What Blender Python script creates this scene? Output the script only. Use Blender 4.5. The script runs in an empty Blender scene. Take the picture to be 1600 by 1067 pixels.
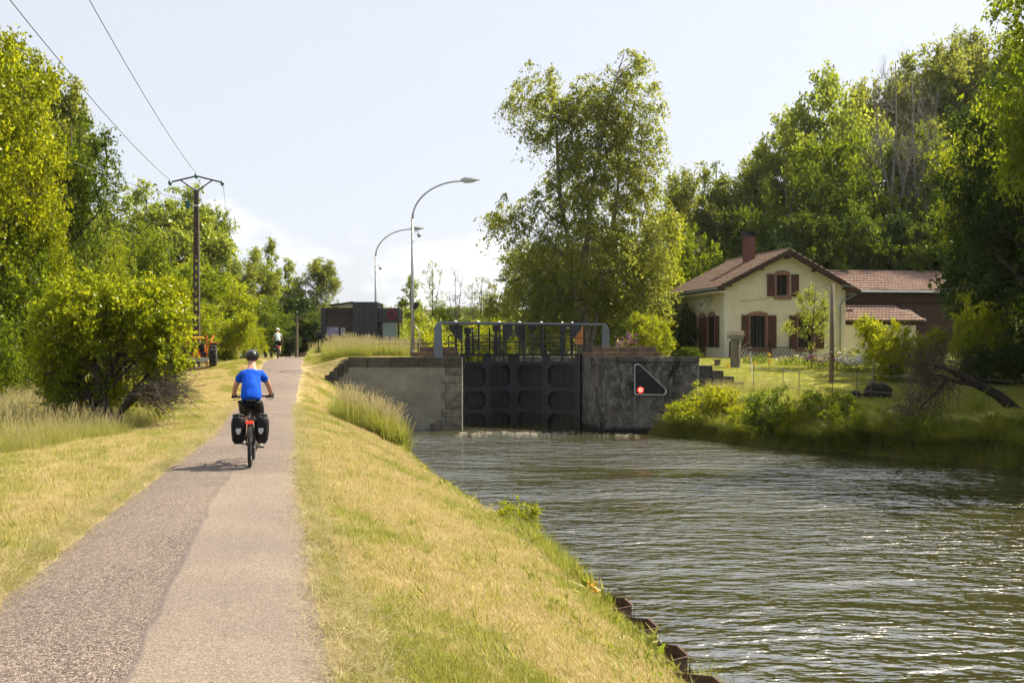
import bpy, bmesh, math, random
import numpy as np
from mathutils import Vector, Matrix
R = math.radians
PI = math.pi
scene = bpy.context.scene
C = scene.collection

# ------------------------------------------------------------------ camera, sky, sun, exposure
cam_d = bpy.data.cameras.new('camera'); cam = bpy.data.objects.new('camera', cam_d); C.objects.link(cam)
CAMZ = 3.48
cam.location = (0, 0, CAMZ); cam.rotation_euler = (R(90), 0, 0)
cam_d.sensor_width = 36; cam_d.lens = 33.75; cam_d.shift_y = 21.5/1600; cam_d.clip_end = 3000; cam_d.clip_start = .05
scene.camera = cam
SUN = Vector((.894, .447, 0)).normalized() * math.cos(R(51)) + Vector((0, 0, math.sin(R(51))))
world = bpy.data.worlds.new('World'); scene.world = world; world.use_nodes = True
wn = world.node_tree; wn.nodes.clear()
def wnode(t, **k):
    n = wn.nodes.new(t)
    for a, b in k.items(): setattr(n, a, b)
    return n
w_out = wnode('ShaderNodeOutputWorld'); w_bg = wnode('ShaderNodeBackground'); w_sky = wnode('ShaderNodeTexSky')
w_sky.sky_type = 'NISHITA'; w_sky.sun_disc = False
w_sky.sun_elevation = R(51); w_sky.sun_rotation = math.atan2(SUN.x, SUN.y)
w_sky.air_density = 1.0; w_sky.dust_density = 4; w_sky.ozone_density = 1.0; w_sky.altitude = 250
w_bg.inputs['Strength'].default_value = 0.08
# summer haze whitens the sky; low cumulus near the horizon
w_tc = wnode('ShaderNodeTexCoord'); w_sep = wnode('ShaderNodeSeparateXYZ'); wn.links.new(w_tc.outputs['Generated'], w_sep.inputs[0])
w_map = wnode('ShaderNodeMapping'); w_map.inputs['Scale'].default_value = (1, 1, 1.9); w_map.inputs['Location'].default_value = (.35, 0, .1)
wn.links.new(w_tc.outputs['Generated'], w_map.inputs[0])
w_no = wnode('ShaderNodeTexNoise'); w_no.inputs['Scale'].default_value = 4.2; w_no.inputs['Detail'].default_value = 9; w_no.inputs['Roughness'].default_value = .52
wn.links.new(w_map.outputs[0], w_no.inputs['Vector'])
w_h = wnode('ShaderNodeMapRange'); w_h.inputs['From Min'].default_value = .02; w_h.inputs['From Max'].default_value = .30
w_h.inputs['To Min'].default_value = .17; w_h.inputs['To Max'].default_value = -.26
wn.links.new(w_sep.outputs['Z'], w_h.inputs['Value'])
w_add = wnode('ShaderNodeMath', operation='ADD'); wn.links.new(w_no.outputs['Fac'], w_add.inputs[0]); wn.links.new(w_h.outputs[0], w_add.inputs[1])
w_cl = wnode('ShaderNodeMapRange', interpolation_type='SMOOTHSTEP'); w_cl.inputs['From Min'].default_value = .53; w_cl.inputs['From Max'].default_value = .66
w_cl.inputs['To Max'].default_value = .95
wn.links.new(w_add.outputs[0], w_cl.inputs['Value'])
w_hz = wnode('ShaderNodeMix', data_type='RGBA'); w_hz.inputs['Factor'].default_value = .72
w_hz.inputs['B'].default_value = (5.5, 5.7, 6.1, 1)
wn.links.new(w_sky.outputs[0], w_hz.inputs['A'])
w_mx = wnode('ShaderNodeMix', data_type='RGBA'); w_mx.inputs['B'].default_value = (7.4, 7.5, 7.7, 1)
wn.links.new(w_cl.outputs[0], w_mx.inputs['Factor']); wn.links.new(w_hz.outputs['Result'], w_mx.inputs['A'])
wn.links.new(w_mx.outputs['Result'], w_bg.inputs['Color']); wn.links.new(w_bg.outputs[0], w_out.inputs[0])
sun_d = bpy.data.lights.new('sun', 'SUN'); sun_d.energy = 5.0; sun_d.angle = R(.5); sun_d.color = (1, .90, .70)
sun = bpy.data.objects.new('sun', sun_d); C.objects.link(sun)
sun.rotation_euler = SUN.to_track_quat('Z', 'Y').to_euler(); sun.location = (40, 20, 60)
scene.view_settings.view_transform = 'Standard'; scene.view_settings.look = 'None'
scene.view_settings.gamma = 1; scene.view_settings.exposure = 1.1; scene.view_settings.use_curve_mapping = False
scene.render.engine = 'CYCLES'
cy = scene.cycles; cy.max_bounces = 7; cy.diffuse_bounces = 3; cy.glossy_bounces = 3; cy.transmission_bounces = 5; cy.transparent_max_bounces = 8
cy.use_denoising = True; cy.caustics_reflective = False; cy.caustics_refractive = False; cy.sample_clamp_indirect = 6; cy.sample_clamp_direct = 3

# ------------------------------------------------------------------ helpers
F = 1500.0
def at(px, py, Y): return Vector(((px-800)/F*Y, Y, CAMZ-(py-555)/F*Y))
def X_(px, Y): return (px-800)/F*Y
def Z_(py, Y): return CAMZ-(py-555)/F*Y

def tag(o, label=None, cat=None, group=None, kind=None):
    if label: o['label'] = label
    if cat: o['category'] = cat
    if group: o['group'] = group
    if kind: o['kind'] = kind
    return o
def empty(name, loc=(0, 0, 0), rz=0, **k):
    o = bpy.data.objects.new(name, None); C.objects.link(o); o.location = loc; o.rotation_euler = (0, 0, rz)
    o.empty_display_size = .2
    return tag(o, **k)
def link_mesh(name, me, parent=None, **k):
    o = bpy.data.objects.new(name, me); C.objects.link(o); o.parent = parent
    return tag(o, **k)
def copy_tree(o, parent=None):
    c = o.copy(); C.objects.link(c); c.parent = parent
    for ch in o.children: copy_tree(ch, c)
    return c

class MB:
    def __init__(s): s.v = []; s.f = []
    def add(s, vs, fs):
        b = len(s.v); s.v += [tuple(v) for v in vs]; s.f += [tuple(b+i for i in f) for f in fs]; return s
    def box(s, c, d, rz=0, m=None):
        x, y, z = d[0]/2, d[1]/2, d[2]/2
        vs = [Vector(p) for p in ((-x,-y,-z),(x,-y,-z),(x,y,-z),(-x,y,-z),(-x,-y,z),(x,-y,z),(x,y,z),(-x,y,z))]
        M = m if m is not None else Matrix.Rotation(rz, 3, 'Z')
        return s.add([M @ v + Vector(c) for v in vs], [(0,3,2,1),(4,5,6,7),(0,1,5,4),(1,2,6,5),(2,3,7,6),(3,0,4,7)])
    def bx(s, x0, x1, y0, y1, z0, z1): return s.box(((x0+x1)/2, (y0+y1)/2, (z0+z1)/2), (abs(x1-x0), abs(y1-y0), abs(z1-z0)))
    def tube(s, pts, rad, n=6, caps=True):
        pts = [Vector(p) for p in pts]
        if not hasattr(rad, '__len__'): rad = [rad]*len(pts)
        ref = Vector((.31, .17, .93)); vs = []; m = len(pts)
        for i, p in enumerate(pts):
            d = (pts[min(i+1, m-1)]-pts[max(i-1, 0)])
            d = d.normalized() if d.length > 1e-9 else Vector((0, 0, 1))
            a = d.cross(ref)
            if a.length < .05: a = d.cross(Vector((1, 0, 0)))
            a.normalize(); b = d.cross(a)
            for k in range(n):
                t = 2*PI*k/n; vs.append(p + (a*math.cos(t)+b*math.sin(t))*rad[i])
        fs = [(i*n+k, i*n+(k+1) % n, (i+1)*n+(k+1) % n, (i+1)*n+k) for i in range(m-1) for k in range(n)]
        if caps: fs += [tuple(range(n))[::-1], tuple((m-1)*n+k for k in range(n))]
        return s.add(vs, fs)
    def prism(s, poly, z0, z1):
        n = len(poly)
        return s.add([(p[0], p[1], z0) for p in poly]+[(p[0], p[1], z1) for p in poly],
                     [tuple(range(n))[::-1], tuple(range(n, 2*n))]+[(i, (i+1) % n, n+(i+1) % n, n+i) for i in range(n)])
    def slab(s, poly, y0, y1):     # polygon in xz extruded along y
        n = len(poly)
        return s.add([(p[0], y0, p[1]) for p in poly]+[(p[0], y1, p[1]) for p in poly],
                     [tuple(range(n)), tuple(range(n, 2*n))[::-1]]+[(i, n+i, n+(i+1) % n, (i+1) % n) for i in range(n)])
    def slabx(s, poly, x0, x1):    # polygon in yz extruded along x
        n = len(poly)
        return s.add([(x0, p[0], p[1]) for p in poly]+[(x1, p[0], p[1]) for p in poly],
                     [tuple(range(n))[::-1], tuple(range(n, 2*n))]+[(i, (i+1) % n, n+(i+1) % n, n+i) for i in range(n)])
    def torus(s, c, r1, r2, ax='x', n=28, k=8):
        vs = []
        for i in range(n):
            a = 2*PI*i/n
            for j in range(k):
                b = 2*PI*j/k; rr = r1+r2*math.cos(b); h = r2*math.sin(b); u, w = rr*math.cos(a), rr*math.sin(a)
                p = {'x': (h, u, w), 'y': (u, h, w), 'z': (u, w, h)}[ax]
                vs.append((c[0]+p[0], c[1]+p[1], c[2]+p[2]))
        return s.add(vs, [(i*k+j, ((i+1) % n)*k+j, ((i+1) % n)*k+(j+1) % k, i*k+(j+1) % k) for i in range(n) for j in range(k)])
    def ball(s, c, r, n=12, m=8):
        if not hasattr(r, '__len__'): r = (r, r, r)
        vs = [(c[0], c[1], c[2]-r[2])]
        for i in range(1, m):
            t = PI*i/m
            for j in range(n):
                a = 2*PI*j/n; vs.append((c[0]+r[0]*math.sin(t)*math.cos(a), c[1]+r[1]*math.sin(t)*math.sin(a), c[2]-r[2]*math.cos(t)))
        vs.append((c[0], c[1], c[2]+r[2])); L = len(vs)-1
        fs = [(0, 1+(j+1) % n, 1+j) for j in range(n)]+[(L, 1+(m-2)*n+j, 1+(m-2)*n+(j+1) % n) for j in range(n)]
        fs += [(1+i*n+j, 1+i*n+(j+1) % n, 1+(i+1)*n+(j+1) % n, 1+(i+1)*n+j) for i in range(m-2) for j in range(n)]
        return s.add(vs, fs)
    def build(s, name, mat, parent=None, bevel=0, smooth=False, **k):
        me = bpy.data.meshes.new(name); me.from_pydata(s.v, [], s.f)
        bm = bmesh.new(); bm.from_mesh(me); bmesh.ops.recalc_face_normals(bm, faces=bm.faces); bm.to_mesh(me); bm.free()
        if mat: me.materials.append(mat)
        if smooth: me.polygons.foreach_set('use_smooth', [True]*len(me.polygons))
        o = link_mesh(name, me, parent, **k)
        if bevel:
            b = o.modifiers.new('bevel', 'BEVEL'); b.width = bevel; b.segments = 2; b.limit_method = 'ANGLE'
        return o

# ---- materials
def nt(m):
    m.use_nodes = True; t = m.node_tree; return t, t.nodes, t.links
def simple(name, col, rough=.7, metal=0, var=.25, scale=3.0, bump=0.0, bscale=30, spec=.4, col2=None, streak=False, emit=None, obj=False):
    m = bpy.data.materials.new(name); t, N, L = nt(m); b = N['Principled BSDF']
    b.inputs['Roughness'].default_value = rough; b.inputs['Metallic'].default_value = metal; b.inputs['Specular IOR Level'].default_value = spec
    tc = N.new('ShaderNodeTexCoord'); mp = N.new('ShaderNodeMapping'); L.new(tc.outputs['Object'], mp.inputs[0])
    if streak: mp.inputs['Scale'].default_value = (1, 1, .18)
    no = N.new('ShaderNodeTexNoise'); no.inputs['Scale'].default_value = scale; no.inputs['Detail'].default_value = 7; no.inputs['Roughness'].default_value = .62
    L.new(mp.outputs[0], no.inputs['Vector'])
    mr = N.new('ShaderNodeMapRange'); mr.inputs['From Min'].default_value = .3; mr.inputs['From Max'].default_value = .7; L.new(no.outputs['Fac'], mr.inputs['Value'])
    mx = N.new('ShaderNodeMix'); mx.data_type = 'RGBA'; L.new(mr.outputs[0], mx.inputs['Factor'])
    c2 = col2 or tuple(c*(1-var) for c in col); c1 = col if col2 else tuple(min(1, c*(1+var*.5)) for c in col)
    mx.inputs['A'].default_value = (*c2, 1); mx.inputs['B'].default_value = (*c1, 1)
    out = mx.outputs['Result']
    if obj:
        oi = N.new('ShaderNodeObjectInfo'); hs = N.new('ShaderNodeHueSaturation'); mr2 = N.new('ShaderNodeMapRange')
        mr2.inputs['To Min'].default_value = .7; mr2.inputs['To Max'].default_value = 1.25
        L.new(oi.outputs['Random'], mr2.inputs['Value']); L.new(mr2.outputs[0], hs.inputs['Value']); L.new(out, hs.inputs['Color']); out = hs.outputs[0]
    L.new(out, b.inputs['Base Color'])
    if bump:
        n2 = N.new('ShaderNodeTexNoise'); n2.inputs['Scale'].default_value = bscale; n2.inputs['Detail'].default_value = 4; L.new(mp.outputs[0], n2.inputs['Vector'])
        bp = N.new('ShaderNodeBump'); bp.inputs['Strength'].default_value = bump; bp.inputs['Distance'].default_value = .02
        L.new(n2.outputs['Fac'], bp.inputs['Height']); L.new(bp.outputs[0], b.inputs['Normal'])
    if emit: b.inputs['Emission Color'].default_value = (*emit[0], 1); b.inputs['Emission Strength'].default_value = emit[1]
    return m
def leafmat(name, a, bcol, ta, tb, trans=.5, gloss=.25, rough=.45, pos=None):
    """two-sided leaf: diffuse + light passing through, tinted per leaf (attribute 'tint') and per plant"""
    m = bpy.data.materials.new(name); t, N, L = nt(m); N.clear()
    out = N.new('ShaderNodeOutputMaterial'); at_ = N.new('ShaderNodeAttribute'); at_.attribute_name = 'tint'
    oi = N.new('ShaderNodeObjectInfo')
    ad = N.new('ShaderNodeMath'); ad.operation = 'MULTIPLY_ADD'; L.new(oi.outputs['Random'], ad.inputs[0]); ad.inputs[1].default_value = .5
    sb = N.new('ShaderNodeMath'); sb.operation = 'MULTIPLY'; sb.inputs[1].default_value = .75; L.new(at_.outputs['Fac'], sb.inputs[0]); L.new(sb.outputs[0], ad.inputs[2])
    def mix(c1, c2):
        x = N.new('ShaderNodeMix'); x.data_type = 'RGBA'; x.clamp_factor = True; L.new(ad.outputs[0], x.inputs['Factor'])
        x.inputs['A'].default_value = (*c1, 1); x.inputs['B'].default_value = (*c2, 1); return x.outputs['Result']
    d = N.new('ShaderNodeBsdfDiffuse'); tr = N.new('ShaderNodeBsdfTranslucent'); g = N.new('ShaderNodeBsdfGlossy'); g.inputs['Roughness'].default_value = rough
    L.new(mix(a, bcol), d.inputs['Color']); L.new(mix(ta, tb), tr.inputs['Color'])
    m1 = N.new('ShaderNodeMixShader'); m1.inputs[0].default_value = trans; L.new(d.outputs[0], m1.inputs[1]); L.new(tr.outputs[0], m1.inputs[2])
    fr = N.new('ShaderNodeFresnel'); fr.inputs['IOR'].default_value = 1.4
    ml = N.new('ShaderNodeMath'); ml.operation = 'MULTIPLY'; ml.inputs[1].default_value = gloss*.3; L.new(fr.outputs[0], ml.inputs[0]); g.inputs['Color'].default_value = (.75, .8, .6, 1)
    m2 = N.new('ShaderNodeMixShader'); L.new(ml.outputs[0], m2.inputs[0]); L.new(m1.outputs[0], m2.inputs[1]); L.new(g.outputs[0], m2.inputs[2])
    L.new(m2.outputs[0], out.inputs[0])
    return m

def interp(Y, xs, ys): return np.interp(Y, xs, ys)
def sstep(t): t = np.clip(t, 0, 1); return t*t*(3-2*t)

# ------------------------------------------------------------------ lie of the land (metres, lower water level = 0)
def xe(Y): return interp(Y, [-60, 0, 9.0, 12.3, 15.7, 19.7, 25, 32, 36, 44, 60], [15, 3.4, 1.60, 1.1, .42, -.85, -2.2, -3.8, -4.5, -5.4, -5.5])      # water edge, towpath side
def xpr(Y): return interp(Y, [-60, 0, 5.04, 7.17, 10.5, 13.9, 17.8, 20.3, 30.3, 38, 46, 53, 60, 90, 200], [13, .3, -.80, -1.36, -2.2, -3.02, -3.88, -4.45, -6.75, -8.4, -10.0, -11.25, -12.8, -20, -46])
def pw(Y): return interp(Y, [0, 5, 7, 13, 18, 20, 30, 45, 60], [2.6, 2.5, 2.42, 2.2, 2.05, 2.0, 2.15, 2.1, 2.1])
def xpl(Y): return xpr(Y)-pw(Y)
def pz(Y): return 1.76+1.48*sstep((Y-34)/17.0)+.04*sstep((Y-52)/10)
def xr(Y): return interp(Y, [-60, 0, 15, 24, 29, 32, 34.8, 36.8, 40.8, 43.6, 60], [18.8, 18.8, 18.5, 17.3, 15.4, 13.5, 11.3, 9.5, 7.7, 6.0, 6.0])   # water edge, far side
def lawn(Y): return interp(Y, [0, 32, 36, 43.5, 50, 57, 300], [1.7, 1.55, 1.6, 2.05, 2.72, 3.25, 3.4])
def nz(x, y, s=1.0): return (np.sin(x*1.7*s+y*.9*s)+np.sin(x*.6*s-y*1.9*s+1.3)+np.sin(x*3.1*s+y*2.7*s+.5)*.6)/2.6
UX, UY = -.164, .986          # direction of the lock
L0 = (-2.32, 44.6); R0 = (3.89, 43.5)
def zg(x, Y):
    x = np.asarray(x, float); Y = np.asarray(Y, float)
    e, pr, pl, P, r = xe(Y), xpr(Y), xpl(Y), pz(Y), xr(Y)
    mid = (e+r)/2
    # towpath bank
    w = np.maximum(e-pr, .5); t = np.clip((e-x)/w, -1, 1); ex = interp(Y, [20, 46], [1.45, 1.05])
    bank = .38+(P-.38)*(1-(1-np.clip(t, 0, 1))**ex)
    bank = np.where(t < 0, .38-(-t)*w*3.0, bank)
    left = np.where(x > pr, bank, P)
    behind = P+(3.36-P)*sstep((x-pr-.1)/2.2)
    left = np.where((x > pr) & (Y > 45.35), behind+.35*np.exp(-((x+9.3)/2.6)**2-((Y-53)/4.0)**2), left)
    dl = pl-x
    lz = np.where(dl > 0, P+.10*sstep(dl/1.2)*0-.05*sstep(dl/3)+(interp(Y, [20, 34, 48, 62, 200], [1.66, 1.8, 2.72, 3.2, 3.3])-P)*sstep((dl-.6)/4.0), left)
    left = np.where(dl > 0, lz+.25*sstep((dl-4)/8)*(Y < 60), left)
    left = left+interp(-x, [30, 120, 600], [0, 4, 40])*(x < 0)
    # far side
    d2 = x-r; lw = lawn(Y)
    rb = np.where(d2 < 0, .2+d2*3.0, .2+(lw-.2)*sstep(d2/2.0+.05))
    qr = lw+(3.36-lw)*(1-sstep((x-8.3)/2.6))
    rb = np.where((Y > 43.95), qr, rb)
    hill = sstep((Y-66)/45)*sstep((x-8-(Y-70)*.12)/55)*13+sstep((x-26)/40)*8*sstep((Y-25)/30)
    rb = rb+hill
    z = np.where(x < mid, left, rb)
    # lock chamber and canal bed
    lx0 = L0[0]+UX*(Y-L0[1])/UY; rx0 = R0[0]+UX*(Y-R0[1])/UY
    ch = (Y > 43.0) & (Y < 86) & (x > lx0-.45) & (x < rx0+.45)
    up = (Y >= 86) & (Y < 300) & (x > lx0-3) & (x < rx0+6)
    z = np.where(ch, -1.0, z); z = np.where(up, 2.4, z)
    z = np.where((Y <= 43.6), np.maximum(z, -1.2), z)
    z = z+.035*nz(x, Y)*(z > 0)*(np.abs(x-(pr+pl)/2) > pw(Y)/2)
    z = z+.7*nz(x*.05, Y*.05)*(Y > 120)+interp(Y, [260, 420, 900], [0, 20, 30])
    return z
def gz(x, Y): return float(zg(x, Y))
# ------------------------------------------------------------------ setting materials
def ground_mat():
    m = bpy.data.materials.new('ground_turf'); t, N, L = nt(m); b = N['Principled BSDF']; b.inputs['Roughness'].default_value = .95; b.inputs['Specular IOR Level'].default_value = .1
    tc = N.new('ShaderNodeTexCoord')
    def noise(s, d=6, r=.6):
        n = N.new('ShaderNodeTexNoise'); n.inputs['Scale'].default_value = s; n.inputs['Detail'].default_value = d; n.inputs['Roughness'].default_value = r
        L.new(tc.outputs['Object'], n.inputs['Vector']); return n.outputs['Fac']
    def mr(v, a, c):
        x = N.new('ShaderNodeMapRange'); x.inputs['From Min'].default_value = a; x.inputs['From Max'].default_value = c; L.new(v, x.inputs['Value']); return x.outputs[0]
    def mix(f, A, B):
        x = N.new('ShaderNodeMix'); x.data_type = 'RGBA'; L.new(f, x.inputs['Factor'])
        for k, v in (('A', A), ('B', B)):
            if isinstance(v, tuple): x.inputs[k].default_value = (*v, 1)
            else: L.new(v, x.inputs[k])
        return x.outputs['Result']
    big = mr(noise(.55), .35, .65); fine = mr(noise(14, 8, .7), .3, .7); mid = mr(noise(3.0), .35, .65)
    straw = mix(fine, (.30, .225, .09), (.52, .42, .21)); green = mix(fine, (.12, .14, .02), (.27, .27, .05))
    mown = mix(mix(big, (.2, .2, .2), (.75, .75, .75)), straw, green)
    mown = mix(mid, mown, straw)
    attr = N.new('ShaderNodeAttribute'); attr.attribute_name = 'zone'; sp = N.new('ShaderNodeSeparateColor'); L.new(attr.outputs['Color'], sp.inputs[0])
    lawnc = mix(fine, (.15, .20, .02), (.26, .31, .03))
    c = mix(sp.outputs[1], mown, mix(mid, lawnc, mown))                 # G: far side lawn
    c = mix(sp.outputs[0], c, mix(fine, (.26, .20, .11), (.46, .37, .22)))  # R: dry edge along the path
    c = mix(sp.outputs[2], c, mix(fine, (.035, .04, .012), (.08, .085, .02)))  # B: woodland floor, rank growth
    L.new(c, b.inputs['Base Color'])
    bp = N.new('ShaderNodeBump'); bp.inputs['Strength'].default_value = .7; bp.inputs['Distance'].default_value = .05
    L.new(noise(22, 8, .75), bp.inputs['Height']); L.new(bp.outputs[0], b.inputs['Normal'])
    return m
def path_mat():
    m = bpy.data.materials.new('path_asphalt'); t, N, L = nt(m); b = N['Principled BSDF']; b.inputs['Roughness'].default_value = .9; b.inputs['Specular IOR Level'].default_value = .25
    tc = N.new('ShaderNodeTexCoord'); uv = N.new('ShaderNodeUVMap')
    sp = N.new('ShaderNodeSeparateXYZ'); L.new(uv.outputs[0], sp.inputs[0])
    def noise(s, d=4, r=.6, sc=None):
        n = N.new('ShaderNodeTexNoise'); n.inputs['Scale'].default_value = s; n.inputs['Detail'].default_value = d; n.inputs['Roughness'].default_value = r
        L.new(tc.outputs['Object'], n.inputs['Vector']); return n.outputs['Fac']
    def mr(v, a, c, ta=0, tb=1, sm=False):
        x = N.new('ShaderNodeMapRange'); x.inputs['From Min'].default_value = a; x.inputs['From Max'].default_value = c
        x.inputs['To Min'].default_value = ta; x.inputs['To Max'].default_value = tb
        if sm: x.interpolation_type = 'SMOOTHSTEP'
        L.new(v, x.inputs['Value']); return x.outputs[0]
    def math_(op, a, c=None):
        x = N.new('ShaderNodeMath'); x.operation = op
        for i, v in enumerate((a, c)):
            if v is None: continue
            if isinstance(v, (int, float)): x.inputs[i].default_value = v
            else: L.new(v, x.inputs[i])
        return x.outputs[0]
    def mix(f, A, B):
        x = N.new('ShaderNodeMix'); x.data_type = 'RGBA'
        if isinstance(f, float): x.inputs['Factor'].default_value = f
        else: L.new(f, x.inputs['Factor'])
        for k, v in (('A', A), ('B', B)):
            if isinstance(v, tuple): x.inputs[k].default_value = (*v, 1)
            else: L.new(v, x.inputs[k])
        return x.outputs['Result']
    def voro(s):
        v = N.new('ShaderNodeTexVoronoi'); v.inputs['Scale'].default_value = s; L.new(tc.outputs['Object'], v.inputs['Vector'])
        e = N.new('ShaderNodeTexVoronoi'); e.feature = 'DISTANCE_TO_EDGE'; e.inputs['Scale'].default_value = s; L.new(tc.outputs['Object'], e.inputs['Vector'])
        sc = N.new('ShaderNodeSeparateColor'); L.new(v.outputs['Color'], sc.inputs[0]); return sc.outputs[0], e.outputs['Distance'], v.outputs['Distance']
    # left lane: coarse chippings; right lane: finer, paler relay (newer patch near)
    ca, ce, cd = voro(62); fa, fe, fd = voro(105)
    stone_c = mix(mr(ca, 0, 1), (.13, .102, .088), (.52, .42, .36)); stone_f = mix(mr(fa, 0, 1), (.17, .138, .116), (.37, .302, .252))
    coarse = mix(mr(ce, .0, .14, 1, 0), stone_c, (.035, .030, .030)); finec = mix(mr(fe, .0, .10, .75, 0), stone_f, (.15, .12, .11))
    ucoord = math_('ADD', sp.outputs[0], mr(noise(.9), .3, .7, -.012, .012))
    lane = mr(ucoord, .50, .53, 0, 1, True)
    near = mr(math_('ADD', sp.outputs[1], mr(noise(3), .3, .7, -.1, .1)), 13.55, 13.65, 1, 0)
    patch = mr(noise(.8, 5), .42, .62)
    smoothness = math_('MAXIMUM', math_('MULTIPLY', lane, math_('MULTIPLY_ADD', near, .45) if False else math_('MAXIMUM', near, .45)), math_('MULTIPLY', patch, .5))
    worn_l = mr(ucoord, .0, .22, .5, 0)
    smoothness = math_('MAXIMUM', smoothness, worn_l)
    c = mix(smoothness, coarse, finec)
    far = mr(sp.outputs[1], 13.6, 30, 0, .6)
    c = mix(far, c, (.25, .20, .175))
    seam = mr(math_('ABSOLUTE', math_('SUBTRACT', ucoord, .515)), .0, .014, .55, 0)
    c = mix(math_('MULTIPLY', seam, mr(sp.outputs[1], 4, 26, 1, .2)), c, (.11, .095, .10))
    dirt = mix(mr(noise(.5, 6, .6), .35, .7), (.82, .82, .84), (1.08, 1.05, 1.02))
    x = N.new('ShaderNodeMix'); x.data_type = 'RGBA'; x.blend_type = 'MULTIPLY'; x.inputs['Factor'].default_value = 1; L.new(c, x.inputs['A']); L.new(dirt, x.inputs['B']); c = x.outputs['Result']
    ed = math_('ABSOLUTE', math_('SUBTRACT', sp.outputs[0], .5)); edn = math_('ADD', ed, mr(noise(9, 7, .75), .3, .7, -.05, .01))
    c = mix(mr(edn, .462, .492, 0, 1), c, mix(mr(noise(40), .3, .7), (.36, .28, .18), (.54, .44, .31)))
    # cracks across the path on the ramp
    crv = N.new('ShaderNodeTexVoronoi'); crv.feature = 'DISTANCE_TO_EDGE'; crv.inputs['Scale'].default_value = .55
    nn = N.new('ShaderNodeTexNoise'); nn.inputs['Scale'].default_value = 2.5; L.new(tc.outputs['Object'], nn.inputs['Vector'])
    vm = N.new('ShaderNodeVectorMath'); vm.operation = 'MULTIPLY_ADD'; L.new(nn.outputs['Color'], vm.inputs[0]); vm.inputs[1].default_value = (.5, .5, 0); L.new(tc.outputs['Object'], vm.inputs[2])
    mpp = N.new('ShaderNodeMapping'); mpp.inputs['Scale'].default_value = (.35, 1, 1); L.new(vm.outputs[0], mpp.inputs[0]); L.new(mpp.outputs[0], crv.inputs['Vector'])
    c = mix(math_('MULTIPLY', mr(crv.outputs['Distance'], .003, .012, .6, 0), mr(sp.outputs[1], 16, 28, 0, 1)), c, (.10, .085, .08))
    L.new(c, b.inputs['Base Color'])
    hgt = math_('ADD', math_('MULTIPLY', mr(ce, 0, .2), math_('SUBTRACT', 1, smoothness)), math_('MULTIPLY', mr(fe, 0, .15), .5))
    bp = N.new('ShaderNodeBump'); bp.inputs['Strength'].default_value = .75; bp.inputs['Distance'].default_value = .012
    L.new(hgt, bp.inputs['Height']); L.new(bp.outputs[0], b.inputs['Normal'])
    return m
def water_mat():
    m = bpy.data.materials.new('canal_water'); t, N, L = nt(m); b = N['Principled BSDF']
    b.inputs['Base Color'].default_value = (.042, .040, .014, 1); b.inputs['Roughness'].default_value = .06; b.inputs['IOR'].default_value = 4.2; b.inputs['Specular IOR Level'].default_value = .5
    tc = N.new('ShaderNodeTexCoord')
    def ripple(scale, mapping, rz, d=3, r=.5, dist=.35):
        mp = N.new('ShaderNodeMapping'); mp.inputs['Scale'].default_value = mapping; mp.inputs['Rotation'].default_value = (0, 0, rz); L.new(tc.outputs['Object'], mp.inputs[0])
        n = N.new('ShaderNodeTexNoise'); n.inputs['Scale'].default_value = scale; n.inputs['Detail'].default_value = d; n.inputs['Roughness'].default_value = r; n.inputs['Distortion'].default_value = dist
        L.new(mp.outputs[0], n.inputs['Vector']); return n.outputs['Fac']
    a = ripple(1.9, (.40, 1.0, 1), R(4), 3, .5); c = ripple(5.0, (.48, 1.0, 1), R(-6), 2, .5); e = ripple(10, (.5, 1, 1), R(9), 2, .5, .2); w = ripple(.16, (.6, 1, 1), R(15), 4)
    def m_(op, p, q):
        x = N.new('ShaderNodeMath'); x.operation = op
        for i, v in enumerate((p, q)):
            if isinstance(v, (int, float)): x.inputs[i].default_value = v
            else: L.new(v, x.inputs[i])
        return x.outputs[0]
    h = m_('ADD', m_('MULTIPLY', a, 1.0), m_('ADD', m_('MULTIPLY', c, .50), m_('MULTIPLY', e, .12)))
    mr = N.new('ShaderNodeMapRange'); mr.inputs['From Min'].default_value = .40; mr.inputs['From Max'].default_value = .60; mr.inputs['To Min'].default_value = .40; mr.inputs['To Max'].default_value = 1.25
    L.new(w, mr.inputs['Value'])
    bp = N.new('ShaderNodeBump'); bp.inputs['Strength'].default_value = 1.0; bp.inputs['Distance'].default_value = .24
    L.new(m_('MULTIPLY', h, mr.outputs[0]), bp.inputs['Height']); L.new(bp.outputs[0], b.inputs['Normal'])
    # churned foam just below the gates
    return m
M = {}
M['ground'] = ground_mat(); M['path'] = path_mat(); M['water'] = water_mat()
M['concrete'] = simple('grey_concrete', (.24, .238, .212), .9, var=.3, scale=1.3, bump=.3, bscale=18, col2=(.14, .14, .126))
M['dark_stone'] = simple('stained_stone', (.17, .15, .13), .92, var=.4, scale=2.3, bump=.6, bscale=14, col2=(.022, .021, .022), obj=True)
M['pier_stone'] = simple('mottled_pier_stone', (.27, .25, .21), .92, scale=2.6, bump=.6, bscale=14, col2=(.05, .047, .043), obj=True)
M['coping'] = simple('coping_stone', (.085, .078, .068), .92, scale=3, bump=.6, bscale=14, col2=(.03, .028, .027), obj=True)
M['step_stone'] = simple('brown_stone', (.17, .11, .085), .92, scale=3, bump=.6, bscale=14, col2=(.05, .036, .03), obj=True)
M['gate_steel'] = simple('gate_steel', (.030, .036, .046), .55, .3, var=.3, scale=2, bump=.15, bscale=9, streak=True, spec=.5)
M['gate_panel'] = simple('gate_skin_plate', (.021, .026, .034), .6, .3, var=.35, scale=2, bump=.1, bscale=9, streak=True)
M['rail_paint'] = simple('blue_grey_paint', (.125, .155, .185), .5, .1, var=.2, scale=3, bump=.1)
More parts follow.
